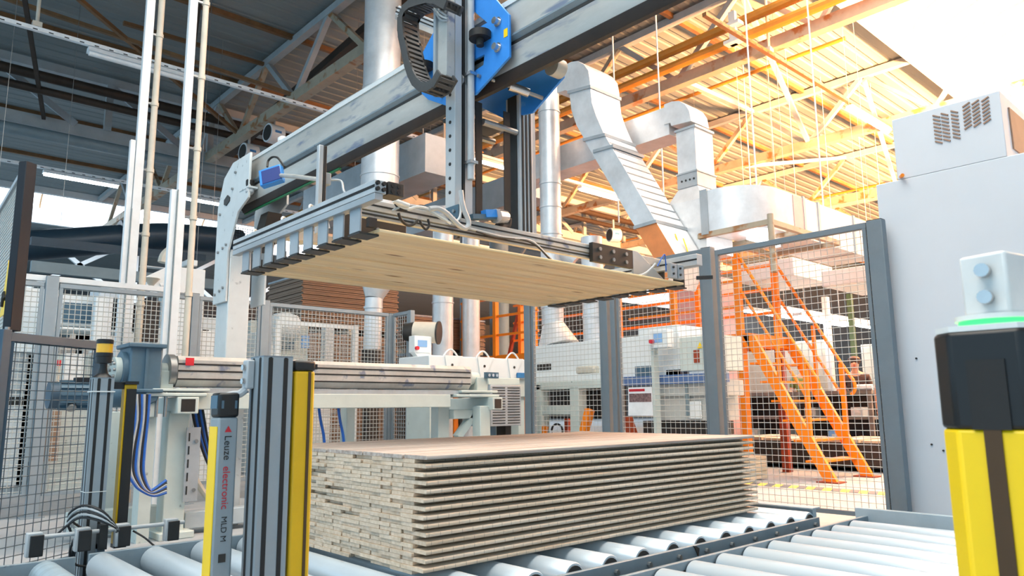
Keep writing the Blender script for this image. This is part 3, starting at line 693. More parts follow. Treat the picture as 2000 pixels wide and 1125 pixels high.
# ------------------------------------------------------------------ left light curtain post (near)
def grooved_post(t, cx, cy, s, z0, z1, mt='aluminium'):
    h = s/2
    m = MB()
    # 80 mm profile with two slots per side
    def side(a): return a
    poly = []
    for ang in range(4):
        pts = [(-h,-h),(-h*.52-.004,-h),(-h*.52-.004,-h+.012),(-h*.52+.004,-h+.012),(-h*.52+.004,-h),(h*.52-.004,-h),(h*.52-.004,-h+.012),(h*.52+.004,-h+.012),(h*.52+.004,-h)]
        c, s_ = math.cos(ang*math.pi/2), math.sin(ang*math.pi/2)
        poly += [(cx+x*c-y*s_, cy+x*s_+y*c) for x, y in pts]
    m.prism(poly, 'z', z0, z1); m.build('profile', mt, t)
    g = MB()
    for o in (-h*.52, h*.52):
        g.box(cx+o-.006,cx+o+.006,cy-h-.0008,cy-h+.004,z0,z1-.002); g.box(cx-h-.0008,cx-h+.004,cy+o-.006,cy+o+.006,z0,z1-.002)
    g.build('groove','groove_black',t)
    MB().box(cx-h,cx+h,cy-h,cy+h,z1,z1+.004).build('end_cap','fence_grey',t)
t = thing('light_curtain_post', (.84,1.88,0), 'grooved aluminium post carrying the yellow light curtains, in front of the stack', 'post')
grooved_post(t, .843, 1.875, .08, 0, 1.035, 'fence_light')
MB().box(.74,.95,1.78,1.97,0,.012).build('base_plate','fence_grey',t)
MB().box(.782,.803,1.885,1.917,.955,1.03).build('bracket','cable_grey',t,.004)
for z in (.975,1.01): MB().cyl((.774,1.90,z),(.782,1.90,z),.008,n=8).build('bolt','chrome',t)
MB().tube([(.79,1.905,.955),(.775,1.91,.942),(.76,1.915,.94),(.742,1.92,.935)],.010,8).build('bracket_arm','cable_grey',t)
UC = []
# left unit: yellow and grey housing with lettering
def unit(name, label, cx, cy, w, d, z0, z1, cap_h, yellow_face, body):
    t = thing(name, (cx,cy,z0), label, 'light curtain', 'light curtains')
    MB().box(cx-w/2,cx+w/2,cy-d/2,cy+d/2,z0,z1-cap_h).build('housing',body,t,.006)
    UC.append(MB().box(cx-w/2-.001,cx+w/2+.001,cy-d/2-.001,cy+d/2+.001,z1-cap_h,z1).build('cap','black_plastic',t,.007))
    return t
a, b = at(406,900,y=1.98), at(458,900,y=1.92)
cx, cy = .745, 1.925
t = unit('light_curtain', 'grey and yellow light curtain with red and black lettering, left of the post', cx, cy, .052, .055, .0, .945, .062, 'y', 'fence_light')
MB().box(cx-.0275,cx-.0255,cy-.024,cy+.026,.0,.86).build('yellow_face','yellow',t)
MB().box(cx-.0285,cx-.0270,cy-.020,cy+.024,.905,.938).build('cap_window','gear_blue',UC[0])
def text(body, size, loc, rot, mt, parent, name='lettering'):
    cu = bpy.data.curves.new(name, 'FONT'); cu.body = body; cu.size = size; cu.extrude = .0002; cu.align_x = 'LEFT'; cu.align_y = 'CENTER'
    o = bpy.data.objects.new(name, cu); COL.objects.link(o)
    dg = bpy.context.evaluated_depsgraph_get(); me = bpy.data.meshes.new_from_object(o.evaluated_get(dg)); bpy.data.objects.remove(o)
    o = bpy.data.objects.new(name, me); COL.objects.link(o); me.materials.clear(); me.materials.append(MT[mt])
    o3 = ORG.get(parent.name, Vector()) if parent else Vector()
    o.location = Vector(loc)-o3; o.rotation_euler = rot; o.parent = parent; return o
ty = cy-.0285
text('Leuze', .026, (cx, ty, .838), (R(90), R(90), 0), 'black_plastic', t)
text('electronic', .026, (cx, ty, .762), (R(90), R(90), 0), 'print_red', t)
text('MLD M', .020, (cx, ty, .640), (R(90), R(90), 0), 'black_plastic', t)
MB().add([(cx-.009,ty,.846),(cx+.009,ty,.846),(cx,ty,.862)],[(0,1,2)]).build('logo','print_red',t)
MB().box(cx-.009,cx+.009,ty-.0004,ty+.0004,.530,.550).build('code_label','dark_steel',t)
for dx in (-.017,.017): MB().box(cx+dx-.003,cx+dx+.003,ty-.0004,ty+.0006,.905,.925).build('cap_mark','gear_blue',UC[0])
t = unit('light_curtain', 'all yellow light curtain with black cap, right of the grooved post', .922, 1.865, .058, .052, .0, 1.03, .028, 'y', 'yellow_dark')
MB().box(.93,.938,1.837,1.841,.0,1.0).build('seam','groove_brown',t)
MB().box(.951,.962,1.85,1.87,1.008,1.022).build('connector','black_plastic',t)
# far post of the pair with beacon
t = thing('light_curtain_post', (.87,3.66,0), 'grooved aluminium post with a yellow beacon, behind the left conveyor', 'post')
grooved_post(t, .865, 3.66, .08, 0, 1.045, 'fence_light')
MB().box(.82,.91,3.615,3.705,.985,.99).box(.8235,.9065,3.619,3.702,.56,.563).build('strap','cable_white',t)
MB().box(.78,.95,3.58,3.74,0,.012).build('base_plate','fence_grey',t)
t = thing('signal_beacon', (.865,3.66,1.049), 'yellow and black signal beacon on top of the far grooved post', 'beacon')
MB().lathe((.865,3.66,1.049), [(.04,0),(.036,.006),(.022,.018),(.016,.045),(.016,.062)], 20).build('foot','black_plastic',t)
MB().lathe((.865,3.66,1.111), [(.016,0),(.032,.002),(.033,.03),(.035,.032),(.035,.048)], 20).build('socket','black_plastic',t)
MB().lathe((.865,3.66,1.159), [(.033,0),(.033,.04)], 24).build('lens','lens_yellow',t)
MB().lathe((.865,3.66,1.199), [(.0345,0),(.0345,.017),(.030,.02)], 24).build('lid','black_plastic',t)
t = thing('light_curtain', (.985,3.66,.33), 'narrow black and yellow light curtain beside the far grooved post', 'light curtain', 'light curtains')
MB().box(.955,1.005,3.64,3.69,.33,1.02).build('housing','yellow_dark',t,.003)
MB().box(.962,1.002,3.632,3.641,.345,1.0).build('window','black_plastic',t)
MB().box(.952,1.008,3.625,3.695,1.02,1.034).build('cap','black_plastic',t); MB().box(.955,1.005,3.636,3.69,.315,.33).build('cap','black_plastic',t)
MB().box(.966,.998,3.629,3.633,.345,.385).build('status_plate','cable_grey',t); MB().cyl((.985,3.627,.372),(.985,3.63,.372),.004,n=8).build('status_light','led_green',t)
MB().box(.905,.955,3.65,3.68,1.0,1.03).build('bracket','black_plastic',t)
# right light curtain, close to the camera
cx, cy = 1.056, .272
t = thing('light_curtain', (cx,cy,0), 'large blurred yellow and black light curtain at the right edge', 'light curtain', 'light curtains')
def octa(r, c=.42):
    k = r*c; pts = [(-r,-k),(-k,-r),(k,-r),(r,-k),(r,k),(k,r),(-k,r),(-r,k)]; ca, sa = math.cos(R(0)), math.sin(R(0))
    return [(cx+x*ca-y*sa, cy+x*sa+y*ca) for x, y in pts]
MB().prism(octa(.060,.62),'z',0,.869).build('housing','yellow',t,.004)
MB().prism(octa(.0605,.62),'z',.869,.985).build('cap','black_plastic',t,.005)
MB().prism(octa(.058,.62),'z',.985,.992).build('cap_edge','cable_white',t)
MB().box(cx-.0625,cx-.0595,cy-.009,cy+.009,0,.869).build('groove','groove_brown',t); MB().box(cx-.012,cx+.012,cy-.0635,cy-.0595,0,.869).build('groove','groove_brown',t)
MB().box(cx-.063,cx-.0602,cy-.02,cy+.02,.869,.95).build('cap_recess','black_rubber',t)
MB().lathe((cx,cy,.992), [(.040,0),(.040,.008)], 24).build('status_ring','led_green',t)
MB().lathe((cx,cy,1.0), [(.044,0),(.044,.006)], 24).build('collar','cable_white',t)
MB().prism([(cx-.030,cy-.025),(cx+.02,cy-.035),(cx+.035,cy+.02),(cx-.015,cy+.03)],'z',1.006,1.082).build('bracket','cable_white',t,.004)
for z in (1.027,1.060): MB().cyl((cx-.036,cy+.0,z),(cx-.022,cy+.0,z),.0085,n=12).build('bolt','chrome',t)
# photo sensors on a rod
t = thing('sensor_rod', (.95,3.56,.40), 'thin metal rod holding photo sensors above the left conveyor rail', 'rod')
MB().cyl((.62,3.565,.405),(1.22,3.565,.405),.009,n=10).build('rod','cable_grey',t)
MB().box(.875,.905,3.545,3.60,.33,.43).build('clamp','black_plastic',t); MB().box(.875,.905,3.575,3.60,0,.35).build('stand','fence_grey',t)
for k, x in enumerate((.645,.815,.965,1.165)):
    t = thing('photo_sensor', (x,3.55,.35), 'black photo sensor in grey housing on the low rod, %s from the left' % ORD[k], 'sensor', 'photo sensors on the low rod')
    MB().box(x-.032,x+.022,3.535,3.575,.335,.428).build('housing','cable_grey',t,.004)
    MB().box(x-.022,x+.026,3.528,3.537,.335,.418).build('lens','black_plastic',t,.003)
t = thing('sensor_cables', (.85,3.62,.40), 'loops of grey and black sensor cable around the far grooved post', 'cable')
for k in range(5):
    MB().tube([(.72+k*.03,3.59,.40),(.76,3.58,.44+.008*k),(.80,3.54,.47+.012*k),(.86,3.47,.455+.01*k),(.92,3.47,.42),(.93,3.52,.40)],.005,6).build('cable','cable_grey' if k % 2 else 'cable_black',t)
for k in range(3):
    MB().tube([(.80+k*.015,3.6,.40),(.78+k*.01,3.6,.33),(.80,3.6,.28),(.84,3.59,.265),(.88,3.58,.27)],.005,6).build('cable','cable_black',t)
MB().tube([(1.01,3.57,.39),(1.05,3.54,.36),(1.09,3.52,.32),(1.12,3.51,.30)],.004,6).build('cable','cable_black',t)
# ------------------------------------------------------------------ safety fence
def post(label, x, y, w, d, z1, mt='fence_grey'):
    t = thing('fence_post', (x,y,0), label, 'post', 'fence posts')
    MB().box(x-w/2,x+w/2,y-d/2,y+d/2,0,z1).build('tube',mt,t,.004)
    MB().box(x-w/2-.04,x+w/2+.04,y-d/2-.04,y+d/2+.04,0,.01).build('base_plate',mt,t)
    MB().box(x-w/2+.002,x+w/2-.002,y-d/2+.002,y+d/2-.002,z1,z1+.004).build('cap','dark_steel',t)
    return t
def panel(label, p, q, z0, z1, rail, mt='fence_grey', wire='wire_zinc', pitch=.045, r=.0021, rh=.04, side=True):
    p, q = Vector(p), Vector(q); d = (q-p); L = d.length; d.normalize()
    t = thing('mesh_fence', ((p+q)/2).to_tuple()[:2]+(z0,), label, 'fence', 'wire mesh fences')
    MB().bar(p+Vector((0,0,z1-rh/2)), q+Vector((0,0,z1-rh/2)), .03, rh).build('top_rail', mt, t, .002)
    MB().bar(p+Vector((0,0,z0+.015)), q+Vector((0,0,z0+.015)), .03, .03).build('bottom_rail', mt, t, .002)
    if side:
        for a in (p+d*.015, q-d*.015): MB().bar(a+Vector((0,0,z0+.03)), a+Vector((0,0,z1-rh)), .025, .03).build('side_rail', mt, t)
    m = MB(); n = max(1,int(L/pitch))
    nrm = Vector((-d.y,d.x,0))
    for k in range(1,n):
        a = p+d*(L*k/n); m.cyl(a+Vector((0,0,z0+.02)), a+Vector((0,0,z1-.02)), r, n=4, caps=False)
    nz = int((z1-z0)/pitch)
    for k in range(1,nz):
        z = z0+(z1-z0)*k/nz; m.cyl(p+nrm*.003+Vector((0,0,z)), q+nrm*.003+Vector((0,0,z)), r*1.15, n=4, caps=False)
    m.build('wire_mesh', wire, t)['kind'] = 'stuff'
    return t
post('wide fence post left of the white cabinet', 5.0, 1.91, .07, .10, 2.10)
post('double fence post between the gripper end and the stairs', 5.0, 3.20, .07, .09, 2.13)
post('fence post behind the right end of the raised planks', 5.0, 4.27, .06, .07, 2.10)
post('second fence post beside the hanging poster', 5.0, 4.175, .06, .05, 2.10)
post('fence post right of the white hooded machine', 5.0, 5.27, .06, .08, 2.10)
post('narrow fence post beside the small control panel', 5.0, 7.31, .06, .07, 2.06, 'fence_light')
post('corner fence post of the back fence', 4.97, 7.72, .06, .06, 2.06, 'fence_light')
post('back fence post right of the gantry leg', 3.36, 7.70, .09, .05, 2.08, 'fence_light')
post('back fence post hidden by the gantry leg', 2.62, 7.70, .07, .05, 2.08, 'fence_light')
post('back fence post at the far left', 1.35, 7.70, .10, .06, 2.12, 'fence_light')
panel('fence section in front of the orange stairs', (5.0,1.97,0), (5.0,3.13,0), .18, 2.10, 1)
panel('fence section with the hanging poster', (5.0,3.25,0), (5.0,4.14,0), .18, 2.13, 1, rh=.075)
panel('fence section in front of the white planing machine', (5.0,4.31,0), (5.0,5.22,0), .18, 2.10, 1)
panel('short fence section at the back corner', (5.0,7.35,0), (5.0,7.68,0), .18, 2.06, 1, 'fence_light', r=.0030)
panel('back fence section right of the gantry leg', (3.41,7.70,0), (4.93,7.70,0), .18, 2.06, 1, 'fence_light', r=.0034)
panel('narrow back fence section beside the gantry leg', (2.66,7.70,0), (3.31,7.70,0), .18, 2.06, 1, 'fence_light', r=.0034)
panel('back fence section behind the grey gearbox', (1.41,7.70,0), (2.58,7.70,0), .18, 2.06, 1, 'fence_light', r=.0034)
panel('back fence section at the far left edge', (-.6,7.70,0), (1.29,7.70,0), .18, 2.06, 1, 'fence_light', r=.0034)
tag(MB().box(-.6,2.58,7.74,7.80,2.08,2.13).build('fence_beam','post_white'), 'white beam lying along the top of the back fence at the left', 'beam')
# white framed inner fence farther back
a, b = at(545,640,y=9.6), at(692,640,y=9.6)
t = panel('white framed inner fence behind the back fence', (a.x,9.6,0), (b.x,9.6,0), .2, at(600,630,y=9.6).z, 1, 'white_paint', r=.0040, rh=.05)
for xx in (a.x-.03, b.x+.03): MB().box(xx-.03,xx+.03,9.57,9.63,0,at(600,628,y=9.6).z).build('end_post','white_paint',t)
# poster on the fence
q0, q1 = at(1229,757,x=4.99), at(1274,757,x=4.99); zb = at(1250,812,x=4.99).z
t = thing('poster', (4.985,(q0.y+q1.y)/2,zb), 'paper poster with red heading hung on the wire fence', 'poster')
MB().prism([(q0.y,q0.z),(q1.y,q0.z),(q1.y-.004,zb),(q0.y+.012,zb)],'x',4.978,4.982).build('sheet','paper_white',t)
h = q0.z-zb
MB().box(4.9765,4.9785,q1.y+.07,q0.y-.006,q0.z-.035,q0.z-.014).build('heading','print_red',t)
MB().box(4.9765,4.9785,q1.y+.004,q0.y-.006,q0.z-h*.52,q0.z-h*.22).build('picture','print_brown',t)
# open gate and tall side panel at the far left
g0 = Vector((.585,4.42,0)); dg = Vector((math.cos(R(34)), math.sin(R(34)), 0)); g1 = g0+dg*.62
panel('dark blue low gate of wire mesh at the left edge', g0+dg*.03, g1, .10, 1.30, 1, 'gate_blue', 'wire_dark', .047, .0022, .045)
t = thing('gate_post', g0, 'dark tall gate post at the left edge', 'post')
MB().bar(g0, g0+Vector((0,0,1.31)), .055, .05, dg).build('lower_tube','gate_blue',t,.003)
MB().bar(g0+dg*.05+Vector((0,.03,1.31)), g0+dg*.05+Vector((0,.03,2.20)), .05, .065, dg).build('upper_tube','gate_dark',t,.003)
MB().cyl(g0+dg*.02+Vector((0,0,1.31)), g0+dg*.02+Vector((0,0,1.325)), .012, n=8).build('bolt','steel',t)
dp = Vector((math.cos(R(88)), math.sin(R(88)), 0)); s0 = g0+dg*.05+Vector((0,.05,0))
panel('tall dense mesh panel at the far left edge', s0, s0+dp*1.5, 1.28, 2.20, 1, 'fence_light', 'wire_zinc', .022, .0022, .03)
c = s0+dp*.26
t = thing('warning_sign', (c.x,c.y,1.50), 'yellow triangular warning sign on the tall mesh panel', 'sign')
MB().add([c+dp*-.16+Vector((-.012,0,1.42)), c+dp*.16+Vector((-.012,0,1.42)), c+Vector((-.012,0,1.72)),
          c+dp*-.16+Vector((-.016,0,1.42)), c+dp*.16+Vector((-.016,0,1.42)), c+Vector((-.016,0,1.72))], [(0,1,2),(5,4,3),(0,1,4,3),(1,2,5,4),(2,0,3,5)]).build('triangle','yellow',t)
MB().tube([c+dp*-.05+Vector((-.018,0,1.50)), c+Vector((-.018,0,1.54)), c+dp*.04+Vector((-.018,0,1.47))],.012,6).build('symbol','groove_black',t)
# conduits on the left
def conduit(label, y, xp, w, xq, r, z0, z1):
    t = thing('conduit', (xp,y,z0), label, 'conduit', 'tall conduits')
    MB().box(xp-w/2,xp+w/2,y-.03,y+.03,z0,z1).build('profile','post_white',t,.003)
    MB().box(xp-w/2-.055,xp-w/2-.005,y-.02,y+.04,z0,3.0 if y < 8 else 3.75).build('cable_channel','post_white',t,.003)
    MB().box(xp-w/2-.006,xp-w/2+.004,y-.034,y-.028,z0,3.0).build('groove','pipe_grey',t)
    MB().cyl((xq,y,z0),(xq,y,z1),r,n=12).build('pipe','pipe_beige',t)
    for z in (2.0,2.75,3.45,4.2,5.0,5.9): 
        MB().cyl((xq,y,z-.02),(xq,y,z+.02),r+.008,n=12).build('collar','pipe_beige',t); MB().box(xp,xq,y-.012,y+.012,z-.01,z+.01).build('clip','steel',t)
conduit('left one of the two tall pale conduits', 8.25, 2.14, .085, 2.255, .034, 0, 8.1)
conduit('right one of the two tall pale conduits, nearer the gantry', 7.25, 2.275, .075, 2.40, .03, 0, 8.1)
# ------------------------------------------------------------------ white cabinet on the right
t = thing('machine_cabinet', (5.5,1.0,0), 'large white machine cabinet at the right with a louvred box on top', 'cabinet')
MB().box(5.10,6.6,-.3,1.925,0,2.37).build('body','cabinet_white',t,.006)
tb = MB().box(5.10,5.88,1.155,1.785,2.37,2.79).build('top_box','cabinet_white',t,.004)
MB().box(5.25,5.75,1.146,1.156,2.45,2.72).build('side_opening','cabinet_gap',tb)
for gi in range(2):
    for ci in range(3):
        px0 = (1822,1838,1857) if gi == 0 else (1880,1898,1917); n = 8 if gi == 0 else 7
        for k in range(n):
            dy = (12.4 if gi == 0 else 9.2)
            y_top = ([226,222,217] if gi == 0 else [210,205,199])[ci]
            a = at(px0[ci]+k*.7, y_top+k*7.2, x=5.1); b = at(px0[ci]+14+k*.7, y_top+k*7.2+(3 if gi == 0 else -10), x=5.1)
            MB().bar((5.098,a.y,a.z),(5.098,b.y,b.z),.008,.012,(1,0,0)).build('louvre','cabinet_gap',tb)
p = at(1760,345,x=5.1); MB().cyl((5.10,p.y,p.z),(5.04,p.y-.03,p.z-.01),.012,n=10).build('handle','orange',t)
MB().cyl((5.3,1.8,2.37),(5.3,1.8,2.46),.02,n=10).build('lifting_eye','post_white',t)
for px, py in ((1790,700),(1843,880),(1770,980),(1820,868)):
    p = at(px,py,x=5.1); MB().cyl((5.092,p.y,p.z),(5.1,p.y,p.z),.006,n=8).build('screw','dark_steel',t)
# ------------------------------------------------------------------ turning machine behind the stack (axis along X at Y = 5.75)
YT = 5.75
def q(px, py, y=YT): return at(px, py, y=y)
T = thing('turning_stand', (3,YT,0), 'pale steel stand carrying the long grooved turning profile', 'machine stand')
x0, x1 = q(338,720).x, q(906,740).x
zt, zb = 1.30, 1.075
LG = thing('turning_profile', ((x0+x1)/2,YT,1.18), 'long grooved aluminium turning profile behind the stack', 'roll')
MB().prism([(YT-.115,zb+.05),(YT-.115,zt-.03),(YT-.085,zt),(YT+.085,zt),(YT+.115,zt-.03),(YT+.115,zb+.05),(YT+.07,zb),(YT-.07,zb)],'x',x0,x1).build('profile','worn_aluminium',LG)
for z in (zb+.055,zb+.115,zb+.165): MB().box(x0,x1-.01,YT-.117,YT-.113,z-.006,z+.006).build('groove','groove_black',LG)
MB().box(x0,x1,YT-.09,YT+.09,zb-.045,zb-.008).build('lower_strip','aluminium',LG)
MB().cyl((x0-.05,YT,1.19),(x0-.005,YT,1.19),.125,n=28).build('flange','steel',LG)
MB().cyl((x0-.24,YT,1.19),(x0-.05,YT,1.19),.06,n=20).build('shaft','cream_paint',LG)
MB().cyl((x1,YT,1.19),(x1+.16,YT,1.19),.075,.06,n=20).build('shaft','cream_paint',LG); MB().cyl((x1+.0,YT,1.19),(x1+.02,YT,1.19),.11,n=24).build('flange','cream_paint',LG)
p = q(360,708); MB().box(p.x-.03,p.x+.03,YT-.119,YT-.1165,p.z-.028,p.z+.028).build('red_mark','red_plastic',LG)
# left trestle
xl = q(345,900).x
def tube(n_, x0_, x1_, y0_, y1_, z0_, z1_, m_='cream_paint'): MB().box(x0_,x1_,y0_,y1_,z0_,z1_).build(n_,m_,T,.006)
tube('leg', xl-.08, xl+.07, YT-.02, YT+.13, 0, .90); tube('leg', xl-.32, xl-.2, YT+.55, YT+.67, 0, .90)
tube('cross_tube', xl-.07, xl+.08, YT-.16, YT+.75, .88, 1.0)
MB().box(xl-.045,xl+.055,YT-.162,YT-.158,.895,.985).build('tube_opening','groove_black',T)
tube('bearing_plate', xl-.28, xl+.14, YT-.15, YT+.15, 1.005, 1.03); tube('bearing_plate', xl-.24, xl+.16, YT-.15, YT+.15, 1.04, 1.06)
tube('bearing_block', xl-.22, xl-.08, YT-.08, YT+.08, 1.06, 1.19)
for dx in (-.14,-.2): MB().cyl((xl+dx,YT-.12,.86),(xl+dx,YT-.12,1.02),.012,n=8).build('bolt','steel',T)
tube('foot_beam', xl-.12, xl+.12, YT-.1, YT+.75, 0, .05)
tube('floor_beam', xl+.1, xl+1.9, YT+.05, YT+.17, .04, .16, 'rail_light')
tube('floor_beam', xl-.6, xl+.0, YT+.3, YT+.42, .06, .20, 'cream_paint')
pfp = MB().box(xl+.04,xl+.14,YT-.06,YT-.045,.25,.78).build('perforated_plate','galvanised_dull',T)
for k in range(5): MB().box(xl+.055,xl+.065,YT-.063,YT-.059,.3+k*.095,.36+k*.095).build('plate_slot','groove_black',pfp)
for z in (.33,.68): MB().cyl((xl+.11,YT-.07,z),(xl+.11,YT-.06,z),.014,n=8).build('bolt','chrome',T)
# long beam and right trestle
xr = q(940,820).x
tube('long_beam', xl+.08, q(868,780).x, YT-.10, YT+.02, q(700,797).z, q(700,770).z)
tube('leg', xr-.13, xr+.0, YT-.14, YT-.02, 0, .92); tube('leg', q(862,830).x, q(884,830).x, YT+.05, YT+.17, 0, .93)
tube('cross_tube', xr-.02, xr+.11, YT-.2, YT+.6, .88, 1.0); MB().box(xr+.005,xr+.09,YT-.203,YT-.198,.895,.985).build('tube_opening','machine_dark',T)
tube('rail_plate', xr-.42, xr+.12, YT-.14, YT+.14, 1.005, 1.03); tube('rail_plate', xr-.36, xr+.1, YT-.14, YT+.14, 1.045, 1.07)
tube('bearing_block', xr-.12, xr+.02, YT-.08, YT+.08, 1.07, 1.20)
tube('rail_beam', q(884,800).x, xr-.1, YT-.02, YT+.08, q(900,818).z, q(900,800).z)
MB().bar((q(895,860).x,YT+.02,.62),(q(930,815).x,YT+.02,.86),.06,.08,(0,1,0)).build('diagonal','cream_paint',T)
p = q(692,765); tube('blue_block', p.x, p.x+.1, YT+.1, YT+.2, 1.0, 1.06, 'sticker_blue')
tube('leg', q(705,830).x, q(722,830).x, YT+.25, YT+.36, 0, .92)
p = q(945,735); MB().bar((xr-.03,YT-.1,1.22),(xr+.13,YT-.1,1.22),.04,.06).build('coupling','gear_blue',T)
for k in range(3): MB().cyl((xr+.0+k*.05,YT-.13,1.22),(xr+.0+k*.05,YT-.12,1.22),.016,n=8).build('bolt','chrome',T)
# gearbox and motor
t = thing('gearbox', (1.6,YT,1.0), 'blue grey gearbox at the left end of the turning profile', 'gearbox')
gx0, gx1 = q(242,720).x, q(305,720).x
MB().prism([(gx0,1.37),(gx1,1.37),(gx1,1.03),(gx1-.02,.97),(gx1-.10,.93),(gx0+.06,.93),(gx0,1.0)],'y',YT-.14,YT+.14).build('case','gear_blue',t,.012)
MB().box(gx0-.02,gx1+.02,YT-.165,YT+.165,1.345,1.375).build('top_rib','gear_blue',t,.006); MB().box(gx0+.02,gx1+.01,YT-.165,YT+.165,1.03,1.055).build('rib','gear_blue',t,.006)
MB().box((gx0+gx1)/2-.01,(gx0+gx1)/2+.01,YT-.15,YT-.138,1.05,1.34).build('rib','gear_blue',t)
MB().cyl((gx0-.03,YT,1.19),(gx0,YT,1.19),.13,n=28).build('flange','gear_blue',t); MB().cyl((gx0-.07,YT,1.19),(gx0-.03,YT,1.19),.09,n=24).build('hub','cream_paint',t)
for k in range(8): a = k*math.pi/4; MB().cyl((gx0-.085,YT+.062*math.cos(a),1.19+.062*math.sin(a)),(gx0-.07,YT+.062*math.cos(a),1.19+.062*math.sin(a)),.011,n=8).build('bolt','steel',t)
MB().box(gx1-.14,gx1-.02,YT-.12,YT-.09,.86,.96).build('torque_arm','cream_paint',t,.004); MB().cyl((gx1-.08,YT-.13,.91),(gx1-.08,YT-.118,.91),.022,n=6).build('bolt','steel',t)
MB().box(gx1-.08,gx1+.0,YT-.08,YT+.06,0,.93).build('support','cream_paint',t)
t = thing('drive_motor', (1.2,YT,1.0), 'dark blue finned electric motor seen through the low gate', 'motor')
mx0, mx1 = q(104,770).x, gx0+.08; zc = q(140,772).z
MB().cyl((mx0,YT,zc),(mx1,YT,zc),.085,n=20).build('body','gear_blue',t)
for k in range(12): a = k*math.pi/6; MB().bar((mx0+.03,YT+.09*math.cos(a),zc+.09*math.sin(a)),(mx0+.26,YT+.09*math.cos(a),zc+.09*math.sin(a)),.006,.02,(0,math.cos(a),math.sin(a))).build('fin','gear_blue',t)
MB().cyl((mx0-.03,YT,zc),(mx0+.02,YT,zc),.092,n=20).build('fan_cover','gate_blue',t); MB().box(mx0+.12,mx0+.24,YT-.05,YT+.05,zc+.08,zc+.12).build('terminal_box','gate_dark',t,.004)
MB().cyl((mx0+.1,YT-.07,zc-.09),(mx0+.1,YT-.03,zc-.05),.03,n=12).build('plug','steel',t)
# cables of the turning machine
t = thing('machine_cables', (1.7,5.5,.3), 'hanging bundle of blue, black and grey cables below the gearbox', 'cable')
for k in range(7):
    o = k*.016; cm = ('cable_blue','cable_grey','cable_black')[k % 3]
    MB().tube([q(262+k*5,770,5.5),q(264+k*4,820,5.5),q(252+k*5,880,5.5),q(250+k*5,920,5.5),q(262+k*4,945,5.5),q(276+k*3,958,5.5),q(300,968-k*2,5.5),q(325,962-k*4,5.5)],.011,6).build('cable',cm,t)
t = thing('machine_cables', (2.3,5.8,.5), 'blue and black cables hanging between the left trestle and the near post', 'cable')
for k in range(5):
    MB().tube([q(374+k*5,790,5.8),q(380+k*5,826,5.8),q(390+k*4,862,5.8),q(402+k*3,896,5.8),q(416,925,5.8)],.010,6).build('cable',('cable_black','cable_blue')[k % 2],t)
MB().tube([q(365,905,5.9),q(378,930,5.9),q(395,958,5.9),q(420,990,5.9)],.024,8).build('cable','pipe_beige',t)
for k, px in enumerate((622,660)):
    tag(MB().tube([q(px,790,5.78),q(px+4,820,5.78),q(px+10,850,5.78),q(px+13,885,5.78)],.012,6).build('hanging_cable','cable_blue'), ('left','right')[k]+' blue cable hanging from the long beam above the stack', 'cable')
# ------------------------------------------------------------------ white hooded machine in the fence opening (Y = 6.6)
YH = 6.6
def h(px, py, y=YH): return at(px, py, y=y)
H_ = thing('hooded_machine', (5.2,YH+.3,0), 'white machine with three lifting hoops on its hood, between the fence posts', 'machine')
hx0, hx1 = h(838,700).x, h(1040,705).x; ztop, zmid = h(915,697).z, h(915,738).z
hd = MB().box(hx0,hx1,YH,YH+.6,zmid,ztop).build('hood','white_paint',H_,.01)
MB().box(hx0+.1,hx1-.02,YH+.02,YH+.58,h(980,775).z,zmid).build('base_box','cream_paint',H_,.006)
for px in (882,945,1003):
    xx = h(px,710).x
    MB().prism([(xx-.10,ztop+.005),(xx+.15,ztop+.005),(xx-.0,zmid+.01),(xx-.06,zmid+.01)],'y',YH-.012,YH-.001).build('bracket','white_paint',H_)
    MB().cyl((xx,YH-.016,ztop-.10),(xx,YH-.011,ztop-.10),.016,n=10).build('bolt','dark_steel',hd)
    MB().tube([(xx-.10+.2*k/8,YH+.02,ztop+.075*math.sin(math.pi*k/8)) for k in range(9)],.010,6).build('hoop','white_paint',hd)
p = h(1012,733); MB().box(p.x-.03,p.x+.10,YH-.02,YH,p.z-.03,p.z+.03).build('blue_plate','sticker_blue',H_)
MB().box(hx0+.05,hx0+.13,YH+.05,YH+.5,0,h(980,775).z).build('leg','cream_paint',H_); MB().box(hx1-.2,hx1-.1,YH+.05,YH+.5,0,h(980,775).z).build('leg','cream_paint',H_)
t = thing('vent_box', (4.75,5.98,.5), 'grey louvred motor box right of the turning profile', 'box')
vx0, vx1, vy = at(958,800,y=5.95).x, at(1018,800,y=5.95).x, 5.95
vz0, vz1 = at(988,832,y=vy).z, at(988,752,y=vy).z
vc = MB().box(vx0,vx1,vy,vy+.35,vz0,vz1).build('case','galvanised_dull',t,.006)
for col in (0,1):
    for k in range(14):
        xa = vx0+.03+col*(vx1-vx0)*.48; zz = vz0+.03+k*(vz1-vz0-.06)/13
        MB().box(xa,xa+(vx1-vx0)*.40,vy-.004,vy+.001,zz-.005,zz+.005).build('louvre','dark_steel',vc)
MB().box(vx0-.01,vx1,vy+.02,vy+.33,vz1,at(980,738,y=vy).z).build('upper_case','cream_paint',t,.006); MB().box(vx0+.06,vx0+.16,vy+.1,vy+.25,0,vz0).build('leg','gear_blue',t); MB().box(vx1-.14,vx1-.06,vy+.1,vy+.25,0,vz0).build('leg','machine_dark',t)
